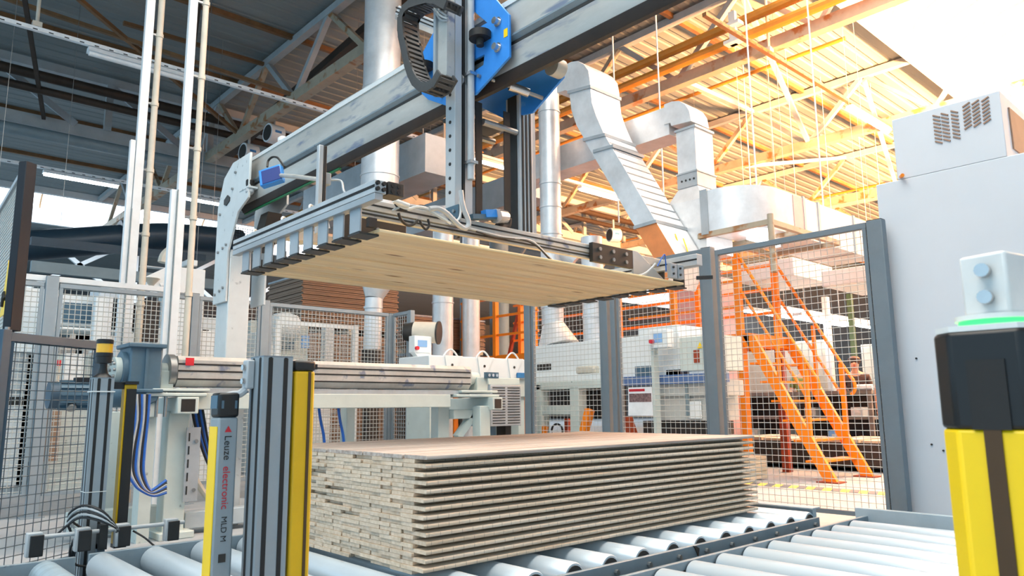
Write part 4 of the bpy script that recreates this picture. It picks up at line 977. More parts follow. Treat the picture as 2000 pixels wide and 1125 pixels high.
# control panel with drum
t = thing('control_terminal', (4.85,7.1,0), 'small white control panel with blue screen and red button', 'control panel')
yc = 6.95; a, b = at(810,655,y=yc), at(843,690,y=yc)
MB().box(a.x,b.x,yc,yc+.12,b.z,a.z).build('case','white_paint',t,.008)
s0, s1 = at(816,664,y=yc), at(834,678,y=yc); MB().box(s0.x,s1.x,yc-.004,yc+.001,s1.z,s0.z).build('screen','screen_blue',t)
p = at(813,680,y=yc); MB().cyl((p.x,yc-.035,p.z),(p.x,yc,p.z),.022,n=12).build('stop_button','red_plastic',t)
MB().prism([(a.x+.01,b.z),(b.x-.01,b.z),((a.x+b.x)/2,b.z-.10)],'y',yc+.01,yc+.10).build('neck','white_paint',t); MB().box((a.x+b.x)/2-.04,(a.x+b.x)/2+.04,yc+.03,yc+.09,0,b.z-.03).build('stand','white_paint',t)
t = thing('drum', (5.05,7.2,1.6), 'beige drum with a round black end above the control panel', 'drum')
c = at(855,650,y=6.98); ax = Vector((-.62,.78,.05)).normalized()
MB().cyl(c, c+ax*.28, .125, n=28).build('shell','pipe_beige',t); MB().cyl(c+ax*.28, c+ax*.40, .122, .10, n=28).build('back_end','dark_steel',t)
MB().cyl(c-ax*.02, c, .137, n=28).build('end_cap','dark_steel',t); MB().box(c.x-.16,c.x-.06,7.02,7.2,1.2,c.z-.10).build('mount','white_paint',t)
# ------------------------------------------------------------------ white planing machine behind the fence (front at X = 7)
XM = 7.0
def w(px, py, x=XM): return at(px, py, x=x)
t = PM = thing('planing_machine', (7.4,5.6,0), 'white planing machine with a blue band behind the wire fence', 'machine')
def mbox(n_, pl, pt_, pr, pb, m_, x0=XM, dx=.8, bev=.006, par=None):
    a, b = w(pl,pt_,x0), w(pr,pb,x0)
    return MB().box(x0,x0+dx,min(a.y,b.y),max(a.y,b.y),min(a.z,b.z),max(a.z,b.z)).build(n_,m_,par or PM,bev)
mbox('hood',1046,676,1330,740,'white_paint',7.0,1.0)
mbox('hood_top',1246,642,1326,680,'white_paint',7.05,.9)
mbox('end_box',1326,660,1408,722,'cream_paint',6.95,.45)
mbox('hood_base',1034,736,1190,748,'white_paint',6.9,.9)
mbox('grille',1049,712,1076,722,'machine_dark',6.995,.02,0)
mbox('motor_hump',1124,716,1160,729,'pipe_beige',6.9,.12,.02)
mbox('window_recess',1240,716,1272,745,'gear_blue',6.99,.02,0)
mbox('dark_recess',1300,722,1350,745,'print_brown',7.0,.5)
mbox('blue_band',1205,737,1415,746,'band_blue',6.93,.1,0)
mbox('side_panel',1345,722,1410,738,'post_white',6.96,.1)
mbox('lower_body',1272,746,1405,772,'machine_body',6.98,.5); mbox('lower_body',1280,772,1395,822,'machine_body',7.02,.5)
mbox('door_panel',1344,784,1370,818,'white_paint',6.99,.02); mbox('conduit_strip',1337,748,1344,812,'pipe_grey',6.95,.05)
mbox('plinth',1256,822,1395,850,'machine_dark',7.1,.4,0)
mbox('opening_frame',1354,684,1366,708,'rust_red',6.94,.02,0)
a = w(1367,672,6.94); MB().add([(6.938,a.y+.035,a.z-.045),(6.938,a.y-.035,a.z-.045),(6.938,a.y,a.z+.025)],[(0,1,2)]).build('warning_triangle','yellow',PM)
a = w(1398,684,6.94); MB().add([(6.938,a.y+.035,a.z-.045),(6.938,a.y-.035,a.z-.045),(6.938,a.y,a.z+.025)],[(0,1,2)]).build('warning_triangle','yellow',PM)
# feed table, left part
mbox('table_beam',1034,748,1190,757,'cream_paint',6.85,.15); mbox('table_leg',1036,752,1058,862,'cream_paint',6.85,.15); mbox('table_leg',1112,757,1132,862,'cream_paint',6.85,.15)
mbox('table_beam',1056,792,1130,810,'cream_paint',6.87,.12); mbox('inner_machine',1056,757,1186,818,'machine_dark',7.5,.4,0)
MB().bar(w(1137,858,6.9),w(1152,800,6.9),.09,.09).build('orange_brace','orange',PM); MB().bar(w(1058,858,6.9),w(1062,832,6.9),.09,.09).build('orange_foot','orange',PM)
MB().bar(w(1224,815,6.9),w(1238,858,6.9),.11,.08).build('red_foot','rust_red',PM)
MB().tube([Vector((7.0,0,0))+Vector((0,w(1088,842).y+.10*math.cos(k*.6),w(1088,842).z+.09*math.sin(k*.6))) for k in range(11)],.014,6).build('hose_loop','cable_black',PM)
t = thing('operator_terminal', (6.8,5.0,.9), 'operator panel with screen on a slim post in front of the planing machine', 'control panel')
mbox('case',1268,646,1304,678,'white_paint',6.75,.12,.008,t); mbox('screen',1276,651,1293,668,'screen_blue',6.745,.01,0,t)
p = w(1274,667,6.74); MB().cyl((6.70,p.y,p.z),(6.75,p.y,p.z),.025,n=10).build('stop_button','red_plastic',t)
a, b = w(1271,690,6.8), w(1281,790,6.8); MB().box(6.8,6.88,b.y,a.y,0,a.z+.1).build('post','cream_paint',t)
# pallet boards on the floor behind the fence
for k, (x, y, lb) in enumerate(((7.65,5.5,'low pile of pale boards under the planing machine, behind the poster'),)):
    t = thing('board_pile', (x,y,0), lb, 'boards')
    for j in range(6): MB().box(x,x+.9,y-.7,y+.5,.02+j*.045,.06+j*.045).build('board','wood_pale',t)
# ------------------------------------------------------------------ orange catwalk and stairs
O = thing('orange_catwalk', (9.2,7.5,0), 'orange steel catwalk with railings behind the planing machine', 'catwalk')
XA, XB, ZP, ZR = 8.67, 9.66, 1.80, 2.88
MB().box(XA,XB,5.05,12.2,ZP-.05,ZP).build('deck','orange',O); MB().box(XA-.03,XA,5.05,12.2,ZP-.14,ZP+.02).build('edge_beam','orange',O); MB().box(XA-.03,XB+.03,4.99,5.05,ZP-.16,ZP+.02).build('edge_beam','orange',O); MB().box(XB,XB+.03,5.05,12.2,ZP-.14,ZP+.02).build('edge_beam','orange',O)
for x in (XA,XB):
    for y in (5.12,7.2,9.2,11.2): MB().box(x-.05,x+.05,y-.05,y+.05,0,ZP-.05).build('column','orange' if x == XA else 'rust_red',O)
for y in (5.12,6.15,7.15,9.0,10.0,10.9): MB().box(XA-.04,XA+.04,y-.04,y+.04,ZP,ZR).build('rail_post','orange',O)
for y in (5.12,6.4,8.4,10.4): MB().box(XB-.04,XB+.04,y-.04,y+.04,ZP,ZR+.08).build('rail_post','orange',O)
for z in (ZR-.02,ZP+.72,ZP+.38):
    MB().bar((XA,5.12,z),(XA,6.95,z),.04,.04).build('rail_bar','orange',O); MB().bar((XA,8.9,z),(XA,11.0,z),.04,.04).build('rail_bar','orange',O)
    MB().bar((XB,5.12,z),(XB,10.6,z),.04,.04).build('rail_bar','orange',O)
for y in (9.9,11.0): MB().bar((XB,y+.4,0),(XB,y-.6,ZR),.06,.06).build('brace','rust_red',O)
MB().prism([(5.05,ZP-.05),(5.05,ZP-.16),(5.17,ZP-.30),(5.4,ZP-.05)],'x',XA-.02,XA+.02).build('gusset','orange',O)
ST = thing('orange_stairs', (9.2,4.5,0), 'steep orange steel stairs behind the wire fence at the right', 'stairs')
for x, nm in ((XA,'orange'),(XB,'orange')):
    MB().add([(x-.03,4.13,0),(x-.03,3.98,0),(x-.03,4.93,ZP),(x-.03,5.08,ZP),(x+.03,4.13,0),(x+.03,3.98,0),(x+.03,4.93,ZP),(x+.03,5.08,ZP)],
             [(0,1,2,3),(7,6,5,4),(0,4,5,1),(1,5,6,2),(2,6,7,3),(3,7,4,0)]).build('stringer',nm,ST)
    MB().box(x-.1,x+.1,3.93,4.2,0,.015).build('foot_plate','rust_red',ST)
    MB().bar((x,4.28,.42),(x,4.28,1.42),.05,.05).build('rail_post','orange',ST); MB().bar((x,4.62,1.1),(x,4.62,1.95),.04,.04).build('rail_post','orange',ST)
    MB().tube([(x,5.10,ZR),(x,4.26,1.40),(x,4.14,1.20),(x,4.13,1.08),(x,4.18,1.02)],.022,8).build('handrail','orange',ST); MB().tube([(x,5.08,ZR-.5),(x,4.28,.98)],.020,8).build('middle_rail','orange',ST)
for k in range(7):
    z = .24+k*.24; y = 4.06+.98*z/ZP; MB().box(XA,XB,y-.02,y+.17,z-.025,z).build('tread','orange',ST)
# ------------------------------------------------------------------ ducts
def flange(t, poly_c, x0, x1): pass
D1 = thing('slanted_duct', (7.35,5.6,2.6), 'tall galvanised rectangular duct slanting down from a rounded elbow', 'duct')
def yz(px, py, x): v = at(px, py, x=x); return (v.y, v.z)
x0, x1 = 7.0, 7.60
elbow = [yz(*p, x0) for p in ((1102,128),(1115,121),(1128,119),(1140,126),(1149,138),(1152,155),(1153,168),(1112,180),(1102,175))]
MB().prism(elbow,'x',x0,x1).build('elbow','galvanised',D1,0,30)
bend = [yz(*p, x0) for p in ((1112,181),(1153,169),(1156,200),(1164,225),(1180,262),(1142,273),(1126,245),(1116,215))]
MB().prism(bend,'x',x0,x1).build('bend','galvanised',D1,0,30)
mid = [yz(*p, x0) for p in ((1142,275),(1181,264),(1280,431),(1241,444))]
MB().prism(mid,'x',x0,x1).build('straight_section','galvanised',D1)
low = [yz(*p, x0) for p in ((1242,446),(1281,433),(1322,502),(1300,560),(1280,508))]
MB().prism(low,'x',x0,x1).build('lower_section','galvanised',D1)
for k in range(1,11):
    e0, e1 = Vector((0,)+mid[1]), Vector((0,)+mid[2]); p = e0.lerp(e1,k/11); MB().bar((x0+.01,p.y,p.z),(x1-.01,p.y,p.z),.018,.012).build('seam','galvanised_dull',D1)
MB().prism(low,'x',x0-.004,x0-.001).build('reflection_cheek','duct_reflection',D1)  # cheek coloured orange to paint in the railing's reflection in the metal
for a, b in (((1110,181),(1155,169)),((1140,274),(1183,263)),((1160,296),(1199,285)),((1239,445),(1283,432))):
    p, q_ = Vector((x0-.02,)+yz(*a,x0)), Vector((x0-.02,)+yz(*b,x0)); d = (q_-p).normalized()
    n_ = Vector((0,-d.z,d.y))*.02
    MB().add([p-n_,q_-n_,q_+n_,p+n_]+[v+Vector((x1-x0+.04,0,0)) for v in (p-n_,q_-n_,q_+n_,p+n_)],[(0,3,2,1),(4,5,6,7),(0,1,5,4),(1,2,6,5),(2,3,7,6),(3,0,4,7)]).build('flange','galvanised_dull',D1)
for k in range(4):  # yellow bars painting the same reflection on the light side
    p = at(1268+k*10,432+k*10,x=x0+.15); 
    MB().bar((x0+.12+k*.06,w(1288+k*10,470+k*9,7.2).y-.06,3.05-k*.06),(x0+.12+k*.06,w(1288+k*10,470+k*9,7.2).y-.14,2.80-k*.06),.02,.004,(0,1,0)).build('reflection_mark','yellow',D1)
MB().prism([yz(*p,x0) for p in ((1102,128),(1102,175),(1086,181),(1086,133))],'x',x0+.02,x1-.02).build('inlet','galvanised',D1)
D2 = thing('elbow_duct', (7.8,5.15,3.4), 'second galvanised duct with a rounded elbow and a flared foot', 'duct')
x0, x1 = 7.7, 8.10
MB().prism([yz(*p,x0) for p in ((1297,204),(1312,198),(1326,197),(1338,204),(1346,216),(1350,236),(1311,246),(1309,240),(1297,243))],'x',x0,x1).build('elbow','galvanised',D2,0,30)
MB().box(x0,x1,5.02,5.30,3.82,4.38).build('upright','galvanised',D2); MB().box(x0-.015,x1+.015,5.0,5.32,4.38,4.41).build('flange','galvanised_dull',D2)
MB().box(x0-.01,x1+.01,5.01,5.31,3.62,3.80).build('collar','galvanised_dull',D2); MB().box(x0-.02,x1+.02,5.0,5.32,3.80,3.82).build('flange','galvanised_dull',D2)
for k in range(4): MB().cyl((x0-.016,5.06+k*.06,3.71),(x0-.01,5.06+k*.06,3.71),.014,n=8).build('rivet','dark_steel',D2)
MB().add([(x0,5.02,3.62),(x1,5.02,3.62),(x1,5.30,3.62),(x0,5.30,3.62),(x0-.08,4.90,3.42),(x1+.1,4.90,3.42),(x1+.1,5.42,3.42),(x0-.08,5.42,3.42)],[(0,1,2,3),(7,6,5,4),(0,4,5,1),(1,5,6,2),(2,6,7,3),(3,7,4,0)]).build('flared_foot','galvanised',D2)
MB().box(x0-.08,x1+.1,4.88,5.42,2.75,3.42).build('plenum','galvanised',D2); MB().box(x0+.02,x1-.02,5.42,8.6,4.40,4.79).build('horizontal_run','galvanised',D2)
D3 = thing('curved_duct', (8.6,4.4,3.0), 'wide galvanised duct curving round at the right above the stairs', 'duct')
pl = [(7.56,4.88)]+[(8.12-.56*math.cos(a), 4.76-.56*math.sin(a)) for a in [R(10*k) for k in range(1,10)]]+[(10.9,4.20),(10.9,4.85),(8.3,4.85)]
MB().prism(pl,'z',2.95,3.47).build('duct_body','galvanised',D3,0,30)
for x in (8.75,9.15,10.2): MB().box(x,x+.05,4.185,4.86,2.94,3.485).build('flange','galvanised_dull',D3)
MB().box(8.5,8.75,4.192,4.2,2.96,3.46).build('tinted_panel','pink_duct',D3); MB().box(7.545,7.575,4.8,4.9,2.93,3.49).build('flange','galvanised_dull',D3)
for x, y in ((8.2,4.5),(10.0,4.5)): MB().cyl((x,y,3.47),(x,y,8.1),.012,n=6).build('hanger','post_white',D3)
FR = thing('duct_support', (8.2,4.4,2.9), 'brown steel frame with a small lamp under the curved duct', 'frame')
for a, b in (((7.58,4.95,2.93),(7.58,4.03,2.93)),((7.58,4.03,2.93),(9.3,4.03,2.93)),((7.58,4.95,2.93),(9.3,4.95,2.93)),((9.3,4.03,2.93),(9.3,4.95,2.93)),((8.3,4.03,2.93),(8.3,4.95,2.93))): MB().bar(a,b,.06,.06).build('frame_bar','truss_steel',FR)
MB().cyl((7.58,4.02,2.35),(7.58,4.02,3.02),.035,n=12).build('frame_post','truss_steel',FR); MB().box(7.9,8.6,4.45,4.51,2.86,2.89).build('lamp_tube','lamp_tube',FR)
# round pipes
def pipe(label, x, y, r, z0, z1, rings, mt='galvanised'):
    t = thing('round_pipe', (x,y,z0), label, 'pipe', 'round ventilation pipes')
    MB().cyl((x,y,z0),(x,y,z1),r,n=28).build('pipe_body',mt,t)
    for z in rings: MB().cyl((x,y,z-.012),(x,y,z+.012),r+.012,n=28).build('ring',mt,t)
    return t
t = pipe('thick galvanised pipe behind the gantry beam', 5.58, 9.0, .275, 2.78, 8.1, (3.2,4.25,5.6))
MB().cyl((5.58,9,2.78),(5.52,9,2.45),.275,.125,n=28).build('funnel','galvanised',t); MB().cyl((5.52,9,2.45),(5.50,9,1.72),.125,n=20).build('narrow_pipe','galvanised',t); MB().cyl((5.51,9,2.30),(5.51,9,2.33),.135,n=20).build('ring','galvanised',t)
MB().cyl((5.50,9,1.2),(5.50,9,1.72),.14,n=16).build('valve','machine_dark',t); MB().cyl((5.40,8.86,1.45),(5.42,8.84,1.45),.05,n=12).build('gauge','white_paint',t); MB().box(5.42,5.58,8.92,9.08,0,1.2).build('pipe_foot','machine_dark',t)
t = pipe('galvanised pipe with rings behind the lifting mast', 7.4, 7.30, .155, 2.05, 6.9, (3.35,3.75,4.1,5.2))
MB().cyl((7.4,7.3,2.05),(7.4,7.2,1.72),.155,.30,n=24).build('flared_foot','galvanised',t); MB().cyl((7.4,7.28,3.25),(7.62,7.05,2.95),.14,n=20).build('branch','galvanised',t); MB().cyl((7.4,7.3,2.28),(7.4,7.3,2.31),.17,n=24).build('ring','galvanised',t)
pipe('pale pipe between the raised planks and the planing machine hood', 7.5, 6.62, .15, 1.70, 3.2, (2.1,))
pipe('tall pale pipe left of the drum', 7.2, 9.62, .17, 0, 4.2, (2.6,))
pipe('pale pipe behind the drum, left of the first orange railing', 7.9, 9.75, .15, 0, 4.2, (2.9,))
pipe('grey pipe behind the left orange railing', 9.95, 12.35, .20, 0, 5.0, (3.3,), 'pipe_grey'); pipe('dull grey pipe between the two orange rail posts', 10.95, 12.5, .22, 0, 5.0, (3.4,), 'pipe_grey')
t = thing('box_duct', (6.4,10.5,4.35), 'flat galvanised box duct behind the lifting mast', 'duct'); MB().box(6.1,6.7,8.6,12.5,4.35,4.95).build('duct_body','galvanised_dull',t); hang(t,(6.2,8.8,4.9),(6.6,11.5,4.9))
t = thing('box_duct', (8.8,11,4.5), 'box duct with pale side behind the ringed pipe', 'duct'); MB().box(8.6,9.1,8.9,14,4.5,5.05).build('duct_body','galvanised_dull',t); hang(t,(8.7,9.2,5.0),(9.0,12.5,5.0))
# pink brown cabinet far behind the catwalk
tag(MB().box(11.0,11.6,6.9,7.8,0,3.1).build('tall_cabinet','pink_duct'), 'tall pinkish cabinet behind the orange railing', 'cabinet')
# ------------------------------------------------------------------ work area with people, far right
B = thing('workbench', (12.5,5.6,0), 'long grey workbench with dark shelves behind the stairs', 'workbench')
MB().box(12.3,12.9,5.0,8.0,1.06,1.12).build('worktop','workbench',B); MB().box(12.35,12.85,5.05,7.9,.25,.30).build('shelf','workbench',B); MB().box(12.8,12.85,5.05,7.9,0,1.06).build('back_panel','machine_dark',B); MB().box(12.35,12.85,5.05,7.9,.65,.69).build('shelf','workbench',B)
for y in (5.05,6.3,7.9): MB().box(12.32,12.38,y-.03,y+.03,0,1.06).build('leg','workbench',B)
items = [('parts_bin',5.3,.69,'white_paint'),('parts_bin',5.7,.30,'screen_blue'),('parts_bin',7.2,.30,'cream_paint'),('parts_bin',7.4,.69,'paper_white'),('parts_bin',6.1,.69,'machine_body'),('parts_bin',6.6,.30,'white_paint')]
for k, (n_, y, z, m_) in enumerate(sorted(items, key=lambda i: i[1])):
    t = thing(n_, (12.5,y,z), '%s parts bin from the right on the dark shelves under the workbench' % ORD[k], 'bin', 'parts bins')
    MB().box(12.4,12.62,y-.1,y+.1,z,z+.16).build('tray',m_,t,.01); MB().box(12.39,12.4,y-.04,y+.04,z+.06,z+.11).build('tag','paper_white',t)
tag(MB().cyl((12.5,5.3,1.17),(12.5,5.05,1.17),.05,n=14).build('paper_roll','paper_white'), 'white roll lying on the workbench beside the dark shirted person', 'roll')
t = thing('board_table', (10.8,4.8,0), 'low dark table with pale boards lying on it behind the stairs', 'table')
MB().box(10.3,11.6,3.4,6.9,.05,.38).build('table_body','machine_dark',t)
for k in range(7): MB().box(10.3+.02*k,11.5,3.45+k*.49,3.9+k*.49,.38,.40+.012*(k % 3)).build('board','wood_pale',t)
for k, (x, y, z, L) in enumerate(((11.8,6.9,2.55,4.2),(12.6,6.3,2.45,4.6),(13.6,7.2,2.75,5))):
    t = thing('bench_lamp', (x+L/2,y,z), '%s bright bench lamp from the left above the workbench' % ORD[(0,2,1)[k]], 'lamp', 'bench lamps')
    MB().box(x,x+L,y-.09,y+.09,z+.02,z+.08).build('housing','lamp_body',t); MB().box(x,x+L,y-.06,y+.06,z,z+.02).build('tube','lamp_tube',t)
    for xx in (x+.3,x+L-.3): MB().cyl((xx,y,z+.08),(xx,y,8.19),.004,n=5).build('hanger','post_white',t)
for k, (x0_, y0_, x1_, y1_, z0_, z1_, m_, lb) in enumerate(((13.6,6.3,13.9,8.6,.0,2.1,'pipe_beige','beige cabinet wall behind the person in olive'),(14.2,3.2,14.5,5.9,0,2.0,'cream_paint','cream cabinet wall behind the person in the dark shirt'),
      (12.2,7.9,12.9,9.6,1.9,2.3,'white_paint','white duct box above the left end of the workbench'),(11.2,5.6,12.6,6.6,2.95,3.25,'post_white','pale duct box below the warm roof, behind the stair handrail'),(11.5,4.4,13.0,5.3,2.75,3.0,'post_white','second pale duct box nearer the wide fence post'))):
    t = thing('wall_cabinet' if z0_ == 0 else 'duct_box', ((x0_+x1_)/2,(y0_+y1_)/2,z0_), lb, 'cabinet' if z0_ == 0 else 'duct'); MB().box(x0_,x1_,y0_,y1_,z0_,z1_).build('case',m_,t,.01)
    if z0_: hang(t,(x0_+.1,y0_+.1,z1_),(x1_-.1,y1_-.1,z1_))
    else:
        for j in range(3): MB().box(x0_-.012,x0_,y0_+.05+j*(y1_-y0_)/3,y0_-.03+(j+1)*(y1_-y0_)/3,.1,z1_-.05).build('door',m_,t,.006)
tag(MB().box(13.6,13.72,6.2,6.3,0,2.9).build('square_column','post_white'), 'white column behind the stairs beside the person in olive', 'column'); tag(MB().box(13.6,13.68,5.75,5.83,0,2.9).build('square_column','column_green'), 'green column between the two workers', 'column')
# people
def person(label, base, heading, pose, shirt, trousers, hairm='hair', scale=1.0, cap=False):
    """continuous skin-modifier body; heading in radians, pose lists arm joints in body space (x fwd, y left, z up)"""
    t = thing('person', base, label, 'person')
    def grow(name, verts, edges, radii, mt, root=0):
        me = bpy.data.meshes.new(name); me.from_pydata(verts, edges, []); o = bpy.data.objects.new(name, me); COL.objects.link(o)
        md = o.modifiers.new('skin','SKIN'); 
        for i, r_ in enumerate(radii): me.skin_vertices[0].data[i].radius = r_ if isinstance(r_, tuple) else (r_, r_); me.skin_vertices[0].data[i].use_root = (i == root)
        s = o.modifiers.new('sub','SUBSURF'); s.levels = 1; s.render_levels = 2; me.materials.append(MT[mt]); o.parent = t; o.rotation_euler = (0,0,heading); md.use_smooth_shade = True
        return o
    L, Rr = pose
    v = [(0,0,.95),(0,0,1.15),(0,0,1.36),(.01,0,1.47),(.03,0,1.53),(.04,0,1.60),(.04,0,1.68),
         (0,.18,1.38),L[0],L[1],L[2],(0,-.18,1.38),Rr[0],Rr[1],Rr[2],
         (0,.10,.90),(.02,.11,.48),(0,.11,.09),(.13,.12,.04),(0,-.10,.90),(.02,-.11,.48),(0,-.11,.09),(.13,-.12,.04)]
    e = [(0,1),(1,2),(2,3),(3,4),(4,5),(5,6),(2,7),(7,8),(8,9),(9,10),(2,11),(11,12),(12,13),(13,14),(0,15),(15,16),(16,17),(17,18),(0,19),(19,20),(20,21),(21,22)]
    r_ = [.13,.12,.13,.055,.06,.085,.07,.055,.045,.034,.03,.055,.045,.034,.03,.085,.058,.042,.035,.085,.058,.042,.035]
    grow('body', v, e, r_, 'skin')
    k = lambda a: tuple(a)
    grow('shirt', [(0,0,.93),(0,0,1.15),(0,0,1.36),(0,0,1.45),(0,.18,1.38),tuple(Vector((0,.18,1.38)).lerp(Vector(L[0]),.75)),(0,-.18,1.38),tuple(Vector((0,-.18,1.38)).lerp(Vector(Rr[0]),.75))],
         [(0,1),(1,2),(2,3),(2,4),(4,5),(2,6),(6,7)], [.145,.135,.145,.07,.07,.06,.07,.06], shirt)
    grow('trousers', [(0,0,.98),(0,.10,.90),(.02,.11,.48),(0,.11,.08),(0,-.10,.90),(.02,-.11,.48),(0,-.11,.08)], [(0,1),(1,2),(2,3),(0,4),(4,5),(5,6)], [.145,.10,.072,.058,.10,.072,.058], trousers)
    c = Matrix.Rotation(heading,3,'Z'); hb = Vector(base)
    def hp(p): return hb+c@Vector(p)
    h_ = MB().lathe(hp((.015,0,1.57)), [(.02,0),(.088,.03),(.105,.08),(.098,.13),(.06,.165),(.01,.175)], 16); h_.build('hair', hairm, t)
    MB().lathe(hp((-.09,0,1.56)), [(.015,0),(.04,.03),(.045,.06),(.02,.09)], 10).build('hair_bun', hairm, t)
    for s_ in (-1,1): MB().lathe(hp((.118,.032*s_,1.625)), [(.002,-.004),(.005,0),(.002,.004)], 8).build('eye','groove_black',t)
    MB().bar(hp((.115,0,1.62)), hp((.14,0,1.595)), .02, .02).build('nose','skin',t); MB().bar(hp((.118,-.02,1.565)), hp((.118,.02,1.565)), .01, .008).build('mouth','red_plastic',t)
    for sgn, J in ((1,L),(-1,Rr)):
        tip = Vector(J[2]); d = (tip-Vector(J[1])).normalized(); side = d.cross(Vector((0,0,1))).normalized()
        for f in range(4): a = tip+side*(.024*(f-1.5)*.8); MB().tube([hp(a),hp(a+d*.04),hp(a+d*(.066+.006*(f in (1,2)))+Vector((0,0,-.02)))],.009,6).build('finger','skin',t)
        a = tip-d*.03+side*.03*sgn; MB().tube([hp(a),hp(a+side*.02*sgn+d*.03),hp(a+side*.02*sgn+d*.055)],.010,6).build('thumb','skin',t)
    return t
work = (((.02,.24,1.12),(.22,.20,1.08),(.34,.14,1.10)), ((.02,-.24,1.12),(.22,-.20,1.08),(.34,-.14,1.10)))
rest = (((.0,.25,1.10),(.06,.26,.86),(.09,.25,.78)), ((.0,-.25,1.10),(.06,-.26,.86),(.09,-.25,.78)))
person('person in an olive top working at the bench, seen through the stairs', (13.30,6.60,0), R(195), work, 'shirt_olive', 'trousers_grey')
person('person in a dark shirt bending over the bench near the wide fence post', (13.36,5.68,0), R(200), work, 'shirt_dark', 'trousers_grey')
person('person in a white shirt and red trousers half hidden by the white cabinet', (11.95,4.50,0), R(20), rest, 'shirt_white', 'trousers_red')
# ------------------------------------------------------------------ machinery behind the back fence, left
YB = 9.4
def b_(px, py, y=YB): return at(px, py, y=y)
def bbox(t, n_, l, tp, r_, bt, m_, y=YB, dy=.5, bev=.01):
    a, c = b_(l,tp,y), b_(r_,bt,y); return MB().box(min(a.x,c.x),max(a.x,c.x),y,y+dy,max(0,min(a.z,c.z)),max(a.z,c.z)).build(n_,m_,t,bev)
t = thing('white_press', (2.6,9.6,0), 'white machine with a sloping arm and cable chain behind the conduits', 'machine')
bbox(t,'tower',338,520,392,700,'white_paint'); bbox(t,'tower_base',300,640,400,1000,'white_paint',9.5); bbox(t,'top_cap',366,506,386,520,'white_paint')
a, c_, d_ = b_(285,540), b_(340,515), b_(340,565)
MB().prism([(a.x,a.z),(c_.x,c_.z),(d_.x,d_.z),(a.x,b_(285,565).z)],'y',9.38,9.6).build('sloping_arm','white_paint',t,.01)
bbox(t,'lilac_beam',276,517,330,526,'galvanised',9.7,.1); MB().lathe(b_(294,560), [(.03,0),(.05,.04),(.10,.10)], 16).build('funnel','pipe_beige',t)
MB().tube([b_(318,513),b_(322,500),b_(332,490),b_(342,488),b_(346,496)],.06,10).build('cable_chain','pipe_beige',t); bbox(t,'dark_window',272,585,308,668,'machine_dark',9.45,.05,0)
MB().cyl(b_(312,558),b_(335,550),.04,n=12).build('cylinder','white_paint',t); bbox(t,'lower_plate',340,650,380,700,'cream_paint',9.44,.06)
t = thing('white_line', (1.6,9.8,0), 'row of white machine housings behind the far left fence', 'machine')
bbox(t,'housing',120,575,200,640,'white_paint',10,.6); bbox(t,'housing',120,638,260,652,'white_paint',9.7,.4); bbox(t,'column',188,578,200,690,'white_paint',9.6,.12); bbox(t,'column',206,578,214,690,'post_white',9.6,.12)
bbox(t,'window',125,590,190,632,'gear_blue',9.98,.04,0); bbox(t,'dark_bay',216,590,262,650,'machine_dark',10.2,.1,0); bbox(t,'sloping_hood',196,560,250,584,'galvanised',9.8,.5)
bbox(t,'base',100,690,260,990,'cream_paint',9.9,.5); bbox(t,'housing',40,560,110,690,'white_paint',10.4,.5); bbox(t,'pale_panel',128,690,160,760,'white_paint',9.6,.1); bbox(t,'brick_stack',70,800,112,900,'brown_board',9.5,.3,0)
p = b_(113,725); MB().cyl((p.x,9.4,p.z-.14),(p.x,9.4,p.z+.06),.02,n=10).build('signal_stick','pipe_beige',t); MB().cyl((p.x,9.4,p.z+.06),(p.x,9.4,p.z+.12),.025,n=10).build('signal_lamp','red_plastic',t)
t = thing('dust_unit', (4.0,10.4,0), 'white rounded filter unit behind the inner fence', 'machine')
p = b_(556,640,10.4); MB().lathe(p, [(.05,-.22),(.2,-.16),(.24,0),(.2,.16),(.05,.22)], 20, (1,0,0)).build('drum','white_paint',t)
bbox(t,'case',500,648,548,720,'white_paint',10.4,.5); bbox(t,'case',548,690,600,760,'cream_paint',10.4,.5); bbox(t,'base',500,720,640,990,'white_paint',10.5,.5); bbox(t,'column',636,634,650,720,'post_white',10.2,.15); bbox(t,'panel',590,655,604,680,'screen_blue',10.35,.05)
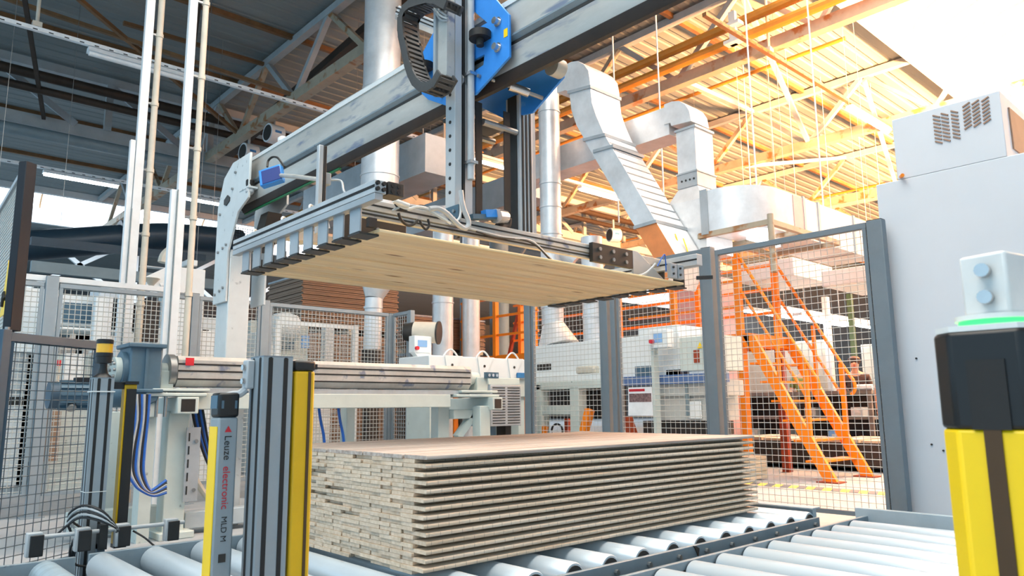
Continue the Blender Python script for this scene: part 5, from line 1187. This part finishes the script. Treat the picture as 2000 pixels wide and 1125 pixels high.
# packs of boards wrapped in foil, stacked high
def pack(label, x0_, x1_, y0_, y1_, z0_, n_, foil=True):
    t = thing('board_pack', ((x0_+x1_)/2,(y0_+y1_)/2,z0_), label, 'board pack', 'packs of brown boards')
    for k in range(n_):
        j = .012*math.sin(k*2.3)
        MB().box(x0_+j,x1_+j,y0_-j,y1_-j,z0_+.10+k*.034,z0_+.10+k*.034+.028).build('board','brown_board',t)
    for x in (x0_+.1,(x0_+x1_)/2,x1_-.1): MB().box(x-.05,x+.05,y0_,y1_,z0_,z0_+.10).build('bearer','wood_pale',t)
    if foil: MB().box(x0_-.01,x1_+.01,y0_-.01,y1_+.01,z0_+.10+n_*.034-.006,z0_+.13+n_*.034).build('foil_cover','foil',t)
    return t
pack('foil covered board pack on top, left of the funnel pipe', 5.9,7.9,12.0,13.4,2.245,27); pack('board pack under the foil covered one, left of the funnel pipe', 5.9,7.9,12.0,13.4,1.19,28,False); pack('lowest board pack left of the funnel pipe', 5.9,7.9,12.0,13.4,0,32,False)
bp = pack('board pack with blue tag right of the funnel pipe', 8.6,10.6,12.6,14,2.05,19); pack('middle board pack right of the funnel pipe', 8.6,10.6,12.6,14,1.0,26); pack('lowest board pack right of the funnel pipe', 8.6,10.6,12.6,14,0,25)
p = at(760,590,y=12.58); MB().prism([(p.x-.12,p.z+.14),(p.x+.14,p.z+.12),(p.x+.08,p.z-.16),(p.x-.02,p.z-.14)],'y',12.56,12.575).build('blue_tag','sticker_blue',bp)

t = thing('white_line', (3.5,12.2,0), 'tall white machine housings with dark windows farther behind the back fence', 'machine')
for k, (l, tp, r_, bt, m_) in enumerate(((-60,585,60,1000,'white_paint'),(62,600,150,1000,'white_paint'),(152,590,262,1000,'white_paint'),(264,605,340,1000,'cream_paint'),(342,615,420,1000,'white_paint'),(490,625,590,1000,'cream_paint'))):
    bbox(t,'housing',l,tp,r_,bt,m_,11.2,.6)
    bbox(t,'window_dark',l+14,tp+26,r_-14,tp+58,'gear_blue' if k % 2 else 'machine_dark',11.17,.04,0); bbox(t,'lower_door',l+10,tp+80,r_-10,tp+180,'white_paint',11.17,.04); bbox(t,'vent_strip',l+16,tp+190,r_-16,tp+206,'dark_steel',11.17,.04,0)
